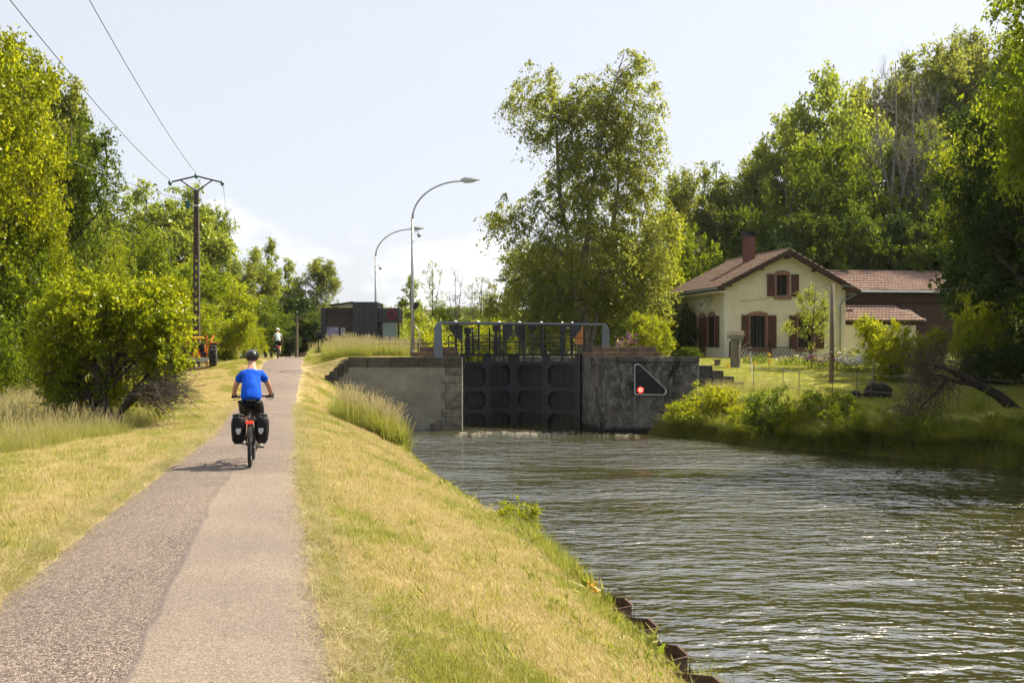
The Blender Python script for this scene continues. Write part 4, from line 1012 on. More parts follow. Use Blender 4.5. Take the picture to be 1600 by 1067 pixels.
# roof: two slabs with stepped tile courses
def roof_slope(xa, za, xb, zb, y0, y1, mat, nrow, parent, thick=.10):
    """from eave (xa,za) to ridge (xb,zb); each course overlaps the one below; ribs run up the slope"""
    m = MB(); MBs = MB()
    MBs.slab([(xa, za-thick), (xb, zb-thick), (xb, zb-.02), (xa, za-.02)], y0, y1); MBs.build('roof_board', M['timber_dark'], parent)
    d = Vector((xb-xa, zb-za)); L_ = d.length; d.normalize(); nrm = Vector((-d.y, d.x)) if xb > xa else Vector((d.y, -d.x))
    if nrm.y < 0: nrm = -nrm
    rib = .26; nc = int((y1-y0)/rib)
    for r in range(nrow):
        a = Vector((xa, za))+d*(L_*r/nrow)+nrm*.085; b = Vector((xa, za))+d*(L_*(r+1)/nrow+.03)+nrm*.012
        for c in range(nc):
            ya = y0+c*rib
            v = []
            for (p, t_) in ((a, 1), (b, 1)):
                for (yy_, hh) in ((ya, .0), (ya+.05, .035), (ya+.10, .0), (ya+rib*.98, .0)): q = p+nrm*hh; v.append((q.x, yy_, q.y))
            q = a-nrm*.08; v += [(q.x, ya, q.y), (q.x, ya+rib*.98, q.y)]
            m.add(v, [(0, 1, 5, 4), (1, 2, 6, 5), (2, 3, 7, 6), (8, 9, 3, 2, 1, 0)])
    return m.build('roof_tiles', mat, parent, kind='stuff')
yb0, yb1 = -of, Dp+.5
eL = (-ov, rzt-(rx_+ov)*slopeL+.02); eR = (W_+ov, rzt-(W_+ov-rx_)*slopeR+.02)
roof_slope(eL[0], eL[1], rx_, rzt+.02, yb0, yb1, M['tile_dark'], 13, hs); roof_slope(eR[0], eR[1], rx_, rzt+.02, yb0, yb1, M['tile_dark'], 13, hs)
ridge = MB(); 
for k in range(18): ridge.tube([(rx_, yb0+k*(yb1-yb0)/18, rzt+.06), (rx_, yb0+(k+1.05)*(yb1-yb0)/18, rzt+.08)], [.10, .12], 8)
ridge.build('ridge_tiles', M['tile_dark'], hs, kind='stuff')
for (e, s) in ((eL, 1), (eR, -1)):
    MB().slab([(e[0]-.02*s, e[1]-.28), (rx_, rzt-.26), (rx_, rzt+.05), (e[0]-.02*s, e[1]+.03)], yb0-.05, yb0-.002).build('barge_board', M['timber_dark'], hs)
    for f_ in (.18, .62): 
        x = e[0]+(rx_-e[0])*f_; z = e[1]+(rzt-e[1])*f_-.24; MB().bx(x-.08, x+.08, yb0, .0, z-.12, z+.02).build('purlin_end', M['timber_dark'], hs)
MB().bx(rx_-.10, rx_+.10, yb0-.02, 0, rzt-.52, rzt-.28).build('ridge_beam', M['timber_dark'], hs)
MB().tube([(eL[0]-.07, yb0, eL[1]-.08), (eL[0]-.07, yb1, eL[1]-.08)], .075, 8).build('gutter', M['zinc'], hs)
MB().bx(eL[0], -.001, yb0+.02, yb1, eL[1]-.30, eL[1]-.22).build('eaves_soffit', M['quoin'], hs)
MB().tube([(eR[0]+.05, -.5, eR[1]-.1), (eR[0]+.05, yb1, eR[1]-.1)], .075, 8).build('gutter', M['zinc'], hs)
MB().tube([(eR[0]-.05, -.35, eR[1]-.15), (W_-.3, -.1, eR[1]-.62), (W_-.45, -.1, eR[1]-.95), (W_-.45, -.1, 0)], .05, 8).build('downpipe', M['zinc'], hs, smooth=True)
cz = (Z_(372, 64)-HA.z)
ch = MB().bx(rx_-1.22, rx_-.66, 2.6, 3.3, rzt-1.2, cz).build('chimney', M['chimney'], hs)
MB().bx(rx_-1.28, rx_-.59, 2.57, 3.33, cz+.002, cz+.07).build('chimney_band', M['coping'], ch)
for kx_ in (rx_-1.22, rx_-.95, rx_-.70): MB().bx(kx_, kx_+.07, 2.62, 3.28, cz+.07, cz+.26).build('cowl_leg', M['black_steel'], ch)
MB().bx(rx_-1.32, rx_-.55, 2.53, 3.37, cz+.262, cz+.33).build('cowl_cap', M['black_steel'], ch)
# facade cable
wire('service_cable', HA+Vector((-.25, .9, Z_(472, 60.5)-HA.z)), (X_(1301, 57.5), 57.5, Z_(443, 57.5)), .25, 'thin service cable crossing the cream gable to the wooden pole', .014, 16)

# ---- barn and lean-to behind the house
bY = 67.0; bz = 3.3
bn = empty('barn', (X_(1306, bY), bY, bz), .10, label='brown timber clad barn with orange tiled roof behind the house', cat='barn')
bw = X_(1530, bY)-X_(1306, bY); bE = Z_(455, bY)-bz; bR = Z_(421.5, bY+4.2)-bz
n = 24
for k in range(int(bE/.30)):
    MB().bx(.0, bw, .25+.01*(k % 2), .3, 1.7+k*.23, 1.7+(k+1)*.23-.012).build('cladding_board', M['barn_wood'], bn) if 1.7+(k+1)*.23 < bE else None
MB().bx(0, bw, .301, .6, -.3, bE).build('wall', M['timber_dark'], bn)
MB().bx(0, bw-2.0, .16, .29, -.3, 1.66).build('brick_base', M['pink_stone'], bn)
MB().bx(bw-3.6, bw-2.9, .12, .158, -.1, 1.5).build('barn_door', M['black_steel'], bn)
MB().slabx([(.6, bE), (9, bE), (4.6, bR)], 0, .2).build('gable', M['timber_dark'], bn)
def roof_front(parent, x0, x1, y0, z0, y1, z1, nrow, mat, skew=0.0):
    m = MB(); d = Vector((y1-y0, z1-z0)); L_ = d.length; d.normalize(); nr = Vector((-d.y, d.x)); rib = .26
    MB().slabx([(y0, z0-.12), (y1, z1-.12), (y1, z1-.02), (y0, z0-.02)], x0, x1).build('roof_board', M['timber_dark'], parent)
    for r in range(nrow):
        a = Vector((y0, z0))+d*(L_*r/nrow)+nr*.11; b = Vector((y0, z0))+d*(L_*(r+1)/nrow+.03)+nr*.01
        xe_ = x1-skew*(r/nrow); nc = int((xe_-x0)/rib)
        for c in range(nc):
            xa = x0+c*rib; v = []
            for p in (a, b):
                for (xx, hh) in ((xa, 0), (xa+.05, .04), (xa+.10, 0), (xa+rib*.98, 0)): q = p+nr*hh; v.append((xx, q.x, q.y))
            q = a-nr*.10; v += [(xa, q.x, q.y), (xa+rib*.98, q.x, q.y)]
            m.add(v, [(0, 1, 5, 4), (1, 2, 6, 5), (2, 3, 7, 6), (8, 9, 3, 2, 1, 0)])
    return m.build('roof_tiles', mat, parent, kind='stuff')
roof_front(bn, -.2, bw+.2, -.35, bE, 4.6, bR, 9, M['tile'])
MB().slabx([(4.6, bR-.1), (9.3, bE-.1), (9.3, bE), (4.6, bR)], -.2, bw+.2).build('rear_roof', M['tile'], bn)
MB().tube([(-.2, -.42, bE-.05), (bw+.2, -.42, bE-.05)], .07, 8).build('gutter', M['zinc'], bn)
lY = 64.2
ln = empty('lean_to', (X_(1316, lY), lY, bz), .10, label='cream lean-to with a low tiled roof between house and barn', cat='outbuilding')
lw_ = X_(1451, lY)-X_(1316, lY); lE = Z_(501, lY)-bz; lR = Z_(477, lY+2.4)-bz
roof_front(ln, 0, lw_, -.3, lE, 2.6, lR, 6, M['tile'], skew=.9)
MB().bx(.1, lw_-.6, 0, .3, -.4, lE-.1).build('wall', M['render'], ln)
MB().slabx([(.302, -.4), (2.8, -.4), (2.8, lR-.1), (.302, lE-.12)], lw_-.9, lw_-.6).build('side_wall', M['barn_wood'], ln)
MB().bx(0, lw_, -.05, .0, lE-.28, lE-.12).build('fascia', M['timber_dark'], ln)
MB().bx(1.55, 1.58, -.02, .0, -.3, lE-.3).build('seam', M['zinc'], ln)
MB().bx(1.0, 1.3, 1.2, 1.5, lE+.62, lE+.82).build('roof_vent', M['coping'], ln)
# ------------------------------------------------------------------ bicycles and riders
def skin(name, V, E, mat, parent, root=0, sub=2, **k):
    """V = [(x,y,z,r)] or (x,y,z,rx,ry)"""
    me = bpy.data.meshes.new(name); me.from_pydata([v[:3] for v in V], E, []); me.materials.append(mat)
    o = link_mesh(name, me, parent, **k); m = o.modifiers.new('skin', 'SKIN'); m.use_smooth_shade = True; m.branch_smoothing = .6
    sv = me.skin_vertices[0].data
    for i, v in enumerate(V):
        sv[i].radius = (v[3], v[4] if len(v) > 4 else v[3]); sv[i].use_root = (i == root)
    s = o.modifiers.new('sub', 'SUBSURF'); s.levels = sub; s.render_levels = sub
    return o
def chain(ps, start=0): return ps, [(start+i, start+i+1) for i in range(len(ps)-1)]
def bicycle(loc, rz, label, frame_mat, far=False):
    b = empty('bicycle', loc, rz, label=label, cat='bicycle', group='bicycles on the towpath')
    rw_ = .335; hbz = 1.02; hby = .93; fy_ = 1.06
    for y in (0, fy_):
        w = empty('wheel', (0, y, rw_+.012)); w.parent = b
        MB().torus((0, 0, 0), rw_-.012, .026, 'x', 40, 8).build('tyre', M['black_rubber'], w, smooth=True)
        MB().torus((0, 0, 0), rw_-.045, .011, 'x', 36, 6).build('rim', M['galv'], w, smooth=True)
        m = MB()
        for k in range(18):
            a = 2*PI*k/18; m.tube([(.02*(-1)**k, .02*math.cos(a), .02*math.sin(a)), (0, (rw_-.05)*math.cos(a+.2), (rw_-.05)*math.sin(a+.2))], .0018, 3, False)
        m.build('spokes', M['galv'], w); MB().tube([(-.055, 0, 0), (.055, 0, 0)], .018, 8).build('hub', M['black_steel'], w)
    T = lambda pts, r, nm, mt=frame_mat: MB().tube(pts, r, 8).build(nm, mt, b, smooth=True)
    bb = (0, .44, .29); st = (0, .27, .86); hd = (0, .84, .88); hd2 = (0, .89, .70)
    T([bb, st], .018, 'seat_tube'); T([st, hd], .019, 'top_tube'); T([bb, hd2], .021, 'down_tube'); T([hd2, hd, (0, .82, .96)], .022, 'head_tube')
    for s in (-1, 1):
        T([(s*.06, 0, rw_), (s*.035, .3, .31), bb], .010, 'chain_stay'); T([(s*.06, 0, rw_), (s*.03, .25, .78)], .009, 'seat_stay')
        T([(0, .89, .70), (s*.045, .92, .62), (s*.055, fy_, rw_)], .013, 'fork_blade')
        T([(s*.065, .02, .36), (s*.06, -.02, .72)], .006, 'rack_strut', M['black_steel'])
    T([(0, .82, .96), (0, .88, 1.0), (0, hby, hbz)], .016, 'stem', M['black_steel'])
    T([(-.31, .86, hbz-.01), (-.2, .9, hbz), (0, hby, hbz), (.2, .9, hbz), (.31, .86, hbz-.01)], .014, 'handlebar', M['black_steel'])
    for s in (-1, 1):
        T([(s*.20, .90, hbz), (s*.32, .855, hbz-.01)], .019, 'grip', M['black_rubber'])
        T([(s*.20, .92, hbz-.02), (s*.24, .97, hbz-.05), (s*.31, .96, hbz-.06)], .006, 'brake_lever', M['black_steel'])
    T([(0, .27, .85), (0, .245, .97)], .014, 'seat_post', M['black_steel'])
    MB().slabx([(.12, .97), (.16, 1.0), (.40, .985), (.40, .965), (.2, .95)], -.03, .03).box((0, .17, .985), (.15, .12, .03)).build('saddle', M['black_rubber'], b, bevel=.012)
    m = MB()
    for s in (-1, 1): m.tube([(s*.05, .2, .73), (s*.06, -.20, .72)], .007, 6)
    for y in (.12, 0, -.12, -.20): m.tube([(-.06, y, .722), (.06, y, .722)], .006, 6)
    m.build('rear_rack', M['black_steel'], b)
    MB().bx(-.055, .055, -.235, -.205, .665, .705).build('rear_light', M['red_light'], b, bevel=.006)
    m = MB(); V = []
    for k in range(13):
        a = R(20+k*12); y, z = -math.cos(a)*(rw_+.03), .347+math.sin(a)*(rw_+.03); V += [(-.032, y, z), (0, y, z+.008), (.032, y, z)]
    m.add(V, [(i*3+k, i*3+k+1, i*3+k+4, i*3+k+3) for i in range(12) for k in (0, 1)]); m.build('mudguard', M['black_paint'], b)
    cr = MB(); cr.tube([(-.07, .44, .29), (.08, .44, .29)], .02, 8)
    cr.tube([(-.085, .44, .29), (-.10, .60, .31)], .011, 6); cr.tube([(.085, .44, .29), (.10, .28, .27)], .011, 6); cr.build('crank', M['galv'], b)
    MB().torus((.075, .44, .29), .085, .006, 'x', 24, 5).build('chainring', M['black_steel'], b)
    for (s, y, z) in ((-1, .60, .31), (1, .28, .27)): MB().box((s*.145, y, z), (.09, .08, .02)).build('pedal', M['black_steel'], b)
    MB().tube([(.052, -.02, .29), (.05, .02, .26), (.052, .02, .22)], .012, 6).build('derailleur', M['black_steel'], b)
    return b
def hand(name, wrist, s, parent, mat):
    """palm over the grip with four unequal curled fingers and a thumb"""
    wx, wy, wz = wrist; V = [(wx, wy, wz, .024), (wx, wy+.04, wz+.005, .030, .018), (wx, wy+.075, wz-.002, .030, .016)]; E = [(0, 1), (1, 2)]
    for k, (dx, L) in enumerate(((-.027, .9), (-.009, 1.05), (.010, 1.0), (.028, .8))):
        b = len(V); x = wx+dx; V += [(x, wy+.08, wz-.004, .0095), (x, wy+.08+.025*L, wz-.018, .009), (x, wy+.075+.018*L, wz-.045, .008), (x, wy+.055, wz-.056, .007)]; E += [(2, b), (b, b+1), (b+1, b+2), (b+2, b+3)]
    b = len(V); V += [(wx-s*.030, wy+.035, wz-.008, .011), (wx-s*.045, wy+.055, wz-.028, .010), (wx-s*.042, wy+.075, wz-.045, .008)]; E += [(1, b), (b, b+1), (b+1, b+2)]
    return skin(name, V, E, mat, parent)
def rider(loc, rz, label, jersey, shorts, helmet_top, helmet_side, glove, far=False):
    p = empty('person', loc, rz, label=label, cat='person')
    kneeL, ankL = (-.108, .60, .735), (-.125, .53, .37); kneeR, ankR = (.108, .545, .69), (.125, .26, .36)
    # continuous body: pelvis -> torso -> neck -> head, arms, legs
    V = [(0, .25, 1.02, .125, .11), (0, .33, 1.17, .125, .10), (0, .43, 1.32, .14, .105), (0, .50, 1.40, .10, .08), (0, .555, 1.495, .062), (0, .60, 1.55, .056),
         (0, .635, 1.605, .082, .092), (0, .64, 1.67, .080, .094), (0, .635, 1.725, .055, .065)]
    E = [(0, 1), (1, 2), (2, 3), (3, 4), (4, 5), (5, 6), (6, 7), (7, 8)]
    for s, kn, an in ((-1, kneeL, ankL), (1, kneeR, ankR)):
        b = len(V); V += [(s*.145, .505, 1.39, .055), (s*.205, .585, 1.29, .050), (s*.25, .66, 1.19, .043), (s*.272, .75, 1.11, .040), (s*.285, .83, 1.055, .028)]
        E += [(3, b), (b, b+1), (b+1, b+2), (b+2, b+3), (b+3, b+4)]
        b = len(V); hp = (s*.085, .27, .97); q = lambda a, c, t: tuple(a[i]+(c[i]-a[i])*t for i in range(3))
        calf = q(kn, an, .32); calf = (calf[0], calf[1]-.025, calf[2])
        V += [(*hp, .085), (*q(hp, kn, .45), .076), (*kn, .058), (*calf, .058), (*q(kn, an, .75), .040), (*an, .034)]
        E += [(0, b)]+[(b+i, b+i+1) for i in range(5)]
    body = skin('body', V, E, M['skin'], p)
    # jersey
    J = [(0, .235, .965, .150, .135), (0, .25, 1.04, .165, .14), (0, .30, 1.14, .165, .135), (0, .40, 1.28, .170, .135), (0, .475, 1.385, .160, .125), (0, .535, 1.475, .095, .085)]
    Ej = [(0, 1), (1, 2), (2, 3), (3, 4), (4, 5)]
    for s in (-1, 1):
        b = len(J); J += [(s*.138, .505, 1.385, .086), (s*.178, .56, 1.315, .073), (s*.212, .605, 1.265, .066)]; Ej += [(4, b), (b, b+1), (b+1, b+2)]
    jo = skin('jersey', J, Ej, jersey, p, sub=3)
    if 'cloth_folds' not in bpy.data.textures:
        tx_ = bpy.data.textures.new('cloth_folds', 'CLOUDS'); tx_.noise_scale = .11; tx_.noise_depth = 2
    dm = jo.modifiers.new('folds', 'DISPLACE'); dm.texture = bpy.data.textures['cloth_folds']; dm.texture_coords = 'LOCAL'; dm.strength = .032; dm.mid_level = .5
    S = [(0, .245, 1.03, .152, .13), (0, .235, .96, .135, .125)]; Es = [(0, 1)]
    for s, kn in ((-1, kneeL), (1, kneeR)):
        b = len(S); hp = (s*.088, .27, .95); q = lambda t: tuple(hp[i]+(kn[i]-hp[i])*t for i in range(3))
        S += [(*hp, .114), (*q(.45), .104), (*q(.88), .086)]; Es += [(0, b), (b, b+1), (b+1, b+2)]
    skin('shorts', S, Es, shorts, p)
    for s, an in ((-1, ankL), (1, ankR)):
        skin('sock', [(an[0], an[1], an[2]+.05, .040), (an[0], an[1]+.005, an[2]-.03, .038)], [(0, 1)], shorts if far else M['black_cloth'], p)
        skin('shoe', [(an[0], an[1]-.04, an[2]-.05, .038), (an[0], an[1]+.04, an[2]-.055, .040), (an[0], an[1]+.13, an[2]-.065, .038, .028), (an[0], an[1]+.19, an[2]-.07, .028, .02)], [(0, 1), (1, 2), (2, 3)], M['shoe'], p)
        hand('glove', (s*.287, .815, 1.065), s, p, glove)
    # head details
    skin('nose', [(0, .722, 1.625, .014), (0, .742, 1.61, .011)], [(0, 1)], M['skin'], p, sub=1)
    for s in (-1, 1):
        MB().ball((s*.083, .63, 1.62), (.012, .022, .033)).build('ear', M['skin'], p, smooth=True)
        MB().ball((s*.033, .722, 1.645), (.014, .008, .009)).build('eye', M['black_paint'], p, smooth=True)
    MB().ball((0, .735, 1.575), (.024, .008, .007)).build('mouth', simple('lips'+str(len(bpy.data.materials)), (.3, .1, .08)), p, smooth=True)
    MB().ball((0, .615, 1.635), (.086, .088, .075), 20, 12).build('hair', M['hair'], p, smooth=True)
    hel = empty('helmet', (0, .635, 1.655)); hel.parent = p; hel.rotation_euler = (R(-8), 0, 0)
    def shell(name, r, z0, z1, mat, n=24, mrow=8):
        m = MB(); V = []
        for i in range(mrow+1):
            ph = z0+(z1-z0)*i/mrow
            for j in range(n):
                a = 2*PI*j/n; V.append((r[0]*math.cos(ph)*math.cos(a), r[1]*math.cos(ph)*math.sin(a), r[2]*math.sin(ph)))
        m.add(V, [(i*n+j, i*n+(j+1) % n, (i+1)*n+(j+1) % n, (i+1)*n+j) for i in range(mrow) for j in range(n)]+[tuple(mrow*n+j for j in range(n))])
        return m.build(name, mat, hel, smooth=True)
    shell('lower_shell', (.108, .135, .10), R(-14), R(34), helmet_side); shell('upper_shell', (.110, .137, .103), R(33), R(84), helmet_top)
    for k in (-2, -1, 0, 1, 2):
        x = k*.036
        if abs(k) == 1: continue
        m = MB(); pts = []
        for j in range(9):
            a = R(18+j*18); w = math.sqrt(max(.02, 1-(x/.115)**2)); pts.append((x, -math.cos(a)*.139*w, math.sin(a)*.106*w))
        m.tube(pts, .0075, 5); m.build('vent_rib', helmet_side if not far else helmet_top, hel, smooth=True)
    return p
def pannier(loc, rz, s, label, big=1.0):
    o = empty('pannier_bag', loc, rz, label=label, cat='pannier', group=None)
    x0, x1 = .065*s, .275*s; c = (x0+x1)/2
    V = []; prof = [(.37, .62, .55), (.41, .86, .85), (.55, 1.0, .98), (.66, 1.0, 1.0), (.73, .86, .9), (.76, .6, .8)]
    m = MB()
    for (z, wx, wy) in prof:
        hx = abs(x1-x0)/2*wx; hy = .155*wy
        for k in range(12):
            a = 2*PI*k/12; sx = math.copysign(abs(math.cos(a))**.55, math.cos(a)); sy = math.copysign(abs(math.sin(a))**.55, math.sin(a))
            V.append((c+(hx*sx)*1.0+ (0 if s*sx > 0 else s*abs(x1-x0)/2*(1-wx)*-.0), -.02+hy*sy, z))
    m.add(V, [(i*12+k, i*12+(k+1) % 12, (i+1)*12+(k+1) % 12, (i+1)*12+k) for i in range(5) for k in range(12)]+[tuple(range(12))[::-1], tuple(60+k for k in range(12))])
    m.build('bag', M['black_cloth'], o, bevel=.008, smooth=True)
    MB().tube([(c-.08, -.02, .765), (c, -.02, .785), (c+.08, -.02, .765)], .022, 8).build('roll_top', M['black_rubber'], o, smooth=True)
    MB().tube([(c-.10*s, -.185, .70), (c-.02*s, -.185, .745), (c-.01*s, .0, .80), (c, .1, .745)], .008, 5).build('strap', M['black_rubber'], o)
    cx_ = c-.01*s; sh = [(-.030, .035), (-.018, .042), (0, .036), (.018, .042), (.030, .035), (.028, .0), (.014, -.028), (0, -.036), (-.014, -.028), (-.028, 0)]
    MB().slab([(cx_+a*1.25, .545+b_*1.2) for a, b_ in sh], -.184, -.172).build('reflector', M['reflector'], o)
    MB().slab([(cx_+a*.45, .545+b_*.45) for a, b_ in sh], -.187, -.184).build('reflector_badge', M['lamp_glass'], o)
    MB().tube([(c-.06, .0, .36), (c+.06, .0, .36)], .014, 6).build('bottom_buckle', M['black_steel'], o)
    return o
BY = 14.35; bx_ = X_(391, BY); bz_ = float(pz(BY))+.05; brz = math.atan2(.235, 1.05)
bicycle((bx_, BY, bz_), brz, 'dark touring bicycle with loaded rear rack, ridden by the person in the blue jersey', M['black_paint'])
rider((bx_, BY, bz_), brz, 'cyclist in a royal blue jersey, black shorts and dark helmet seen from behind', M['blue_cloth'], M['black_cloth'], M['helmet_sheen'], M['helmet_black'], M['black_cloth'])
for s, w in ((-1, 'meadow'), (1, 'canal')): pannier((bx_, BY, bz_), brz, s, 'black pannier with shield reflector on the %s side of the nearer bicycle' % w)
FY = 55.0; fx = X_(434.5, FY); fz = float(pz(FY))+.05; frz = math.atan2(.28, 1)
bicycle((fx, FY, fz), frz, 'distant bicycle at the crest of the towpath', M['red_lamp'] if False else simple('red_frame', (.16, .05, .04), .4), True)
rider((fx, FY, fz), frz, 'distant cyclist in a pale mint top and white helmet at the crest of the path', M['mint_cloth'], M['black_cloth'], M['helmet_white'], M['helmet_white'], M['skin'], True)
pannier((fx, FY, fz), frz, -1, 'small black pannier on the distant bicycle at the crest')

# ------------------------------------------------------------------ orange mowing tractor half hidden by the bush
TY = 47.5; tx = X_(309, TY); tz = gz(X_(330, TY), TY)+.0
tr = empty('tractor', (tx, TY, tz), R(16), label='orange mowing tractor with warning triangle parked behind the orchard bush', cat='tractor')
for (x, y, r, w) in ((.72, .3, .62, .34), (-.62, .3, .62, .34), (.62, 2.3, .42, .26), (-.55, 2.3, .42, .26)):
    wh = empty('wheel', (x, y, r)); wh.parent = tr
    m = MB().tube([(-w/2, 0, 0), (-w/2+.05, 0, 0), (w/2-.05, 0, 0), (w/2, 0, 0)], [r*.9, r, r, r*.9], 24); 
    for k in range(16):
        a = 2*PI*k/16; m.box((0, (r+.012)*math.cos(a), (r+.012)*math.sin(a)), (w*.9, .05, .05), m=Matrix.Rotation(a, 3, 'X'))
    m.build('tyre', M['black_rubber'], wh); MB().tube([(-w/2-.012, 0, 0), (w/2+.012, 0, 0)], r*.52, 16).build('rim', M['galv'], wh)
MB().bx(-.34, .34, 1.1, 2.7, .6, 1.15).build('bonnet', M['orange'], tr, bevel=.05)
MB().bx(-.5, .5, -.1, 1.1, .55, .78).build('chassis', M['black_steel'], tr, bevel=.02)
MB().bx(-.28, .28, .1, .5, .8, 1.25).build('seat', M['black_rubber'], tr, bevel=.04)
MB().bx(-.55, -.46, -.1, .0, .3, 1.72).bx(.38, .47, -.1, .0, .1, 1.62).build('roll_bar', M['orange'], tr, bevel=.01)
MB().bx(.47, .98, .0, .65, 1.22, 1.28).bx(-.95, -.5, .0, .65, 1.22, 1.28).build('fender', M['orange'], tr, bevel=.02)
MB().bx(-.6, .5, -.45, -.2, .32, .5).build('rear_bar', M['galv'], tr, bevel=.01)
MB().bx(-.3, .3, -.35, .1, 1.42, 1.55).build('beacon_roof', M['yellow'], tr, bevel=.04)
MB().tube([(.42, -.25, .15), (.45, -.2, .9), (.60, -.1, 1.3), (.75, .1, 1.62)], .05, 8).build('mower_arm', M['orange'], tr)
MB().slab([(-.34, .55), (.22, .55), (-.06, 1.12)], -.24, -.21).build('warning_triangle', simple('red_border', (.5, .03, .02), .5), tr)
MB().slab([(-.24, .61), (.12, .61), (-.06, .98)], -.245, -.242).build('triangle_field', M['yellow'], tr)
MB().bx(-.075, -.045, -.250, -.246, .70, .84).bx(-.075, -.045, -.250, -.246, .64, .67).build('triangle_mark', M['black_paint'], tr)

# ------------------------------------------------------------------ sheet piling along the water
pc = [(0, 0), (.17, .34), (.52, .34), (.69, 0), (1.02, 0)]
Yp = 7.4; k = 0
while Yp < 11.6:
    dx = (xe(Yp+1.0)-xe(Yp)); ang = math.atan2(1, dx); top = .47-.012*k+rngw.random()*.04
    o = empty('sheet_pile', (float(xe(Yp))-.02, Yp, 0), ang, label=None)
    V = []; poly = [(a, -b) for a, b in pc]; poly2 = [(a+(.012 if 0 < i < 4 else 0), -b+.028) for i, (a, b) in enumerate(pc)]
    o2 = MB(); n = 5
    V = [(p[0], p[1], -.7) for p in poly]+[(p[0], p[1], top) for p in poly]+[(p[0], p[1], -.7) for p in poly2]+[(p[0], p[1], top) for p in poly2]
    o2.add(V, [(i, i+1, 6+i-1, 5+i) for i in range(4)]+[(10+i, 15+i, 16+i, 11+i) for i in range(4)]+[(5+i, 6+i, 16+i, 15+i) for i in range(4)]+[(0, 5, 15, 10), (4, 14, 19, 9)])
    bpy.data.objects.remove(o)
    s = o2.build('sheet_pile', M['rust']); s.location = (float(xe(Yp))-.06, Yp, 0); s.rotation_euler = (0, 0, ang)
    tag(s, ['rusty sheet pile at the bottom edge of the picture by the water', 'second rusty sheet pile from the bottom edge of the picture', 'third rusty sheet pile up from the bottom edge', 'fourth rusty sheet pile up from the bottom edge', 'rusty sheet pile farthest up, beside the orange moss', 'last rusty sheet pile buried in the bank weeds'][min(k, 5)], 'sheet pile', 'rusty sheet piles along the bank'); k += 1
    Yp += 1.02*math.sin(ang)

# ------------------------------------------------------------------ garden things
def on_lawn(px, Y): x = X_(px, Y); return Vector((x, Y, gz(x, Y)))
v = on_lawn(1149, 51.5); st = empty('stone_pillar', v, .1, label='old stone pillar with a little pitched roof box on top', cat='stone pillar')
hh = Z_(530, 51.5)-v.z
MB().tube([(0, 0, -.1), (0, 0, .15), (0, 0, hh)], [.31, .27, .25], 10).build('column', M['old_stone'], st, bevel=.01)
MB().bx(-.36, .36, -.3, .3, hh+.002, hh+.2).build('cap_stone', M['concrete'], st, bevel=.02)
MB().slab([(-.42, hh+.21), (.42, hh+.21), (.36, hh+.45), (-.36, hh+.45)], -.33, .33).build('little_roof', simple('pale_roof', (.42, .34, .30), .8, var=.2), st, bevel=.01)
for a, b_ in (((.3, 0, 1.0), (.85, .1, 1.45)), ((.3, 0, .8), (.9, 0, 1.15)), ((.5, .0, 1.05), (.95, .0, 1.05))): MB().tube([a, b_], [.025, .01], 4).build('dead_branch', M['bark_grey'], st)
v = on_lawn(1121, 52.5); MBp = MB().tube([(0, 0, -.1), (0, 0, Z_(563, 52.5)-v.z)], .17, 10).tube([(0, 0, Z_(563, 52.5)-v.z), (0, 0, Z_(561.5, 52.5)-v.z)], .24, 10)
o = tag(MBp.build('stone_stump', M['old_stone']), 'short post with a flat pale cap just past the lock steps', 'post'); o.location = v
v = on_lawn(1299, 44.5); o = empty('wooden_pole', v, 0, label='leaning grey wooden pole standing on the lawn in front of the house corner', cat='wooden pole'); o.rotation_euler = (0, R(.7), 0)
MB().tube([(0, 0, -.2), (0, 0, Z_(443, 44.5)-v.z)], [.115, .085], 10).build('shaft', M['wood_post'], o, smooth=True)
MB().tube([(0, 0, 1.45), (0, 0, 1.5)], .12, 10).build('band', M['galv'], o); MB().bx(-.04, .04, -.13, -.11, 1.2, 1.28).build('tag_plate', M['red_ring'], o)
wire('service_cable', (X_(1301, 44.5), 44.5, Z_(444, 44.5)), (X_(1600, 38), 38, Z_(436, 38)), .35, 'thin cable from the wooden pole toward the dark trees', .012, 16)
# lattice fence before the house
lf_ = empty('lattice_fence', HA+hv*ht(1147)*.3+Vector((0, -.8, 0)), math.atan2(.262, .965), label='dark criss-cross lattice fence along the foot of the house', cat='lattice fence')
Lf = 5.6; zt_ = .78
MB().bx(0, Lf, 0, .04, zt_-.05, zt_).bx(0, Lf, 0, .04, .02, .07).build('rail', M['timber_dark'], lf_)
k = 0; x = 0
while x < Lf-.5:
    for s in (1, -1):
        a, c = ((x, .05), (x+.45, zt_-.03)) if s == 1 else ((x+.45, .05), (x, zt_-.03)); MB().tube([(a[0], .01+.018*(s > 0), a[1]), (c[0], .01+.018*(s > 0), c[1])], .017, 4).build('slat', M['timber_dark'], lf_)
    x += .225
for x in (0, Lf/2, Lf): MB().bx(x-.05, x+.05, -.03, .06, -.1, zt_+.35).build('post', M['timber_dark'], lf_)
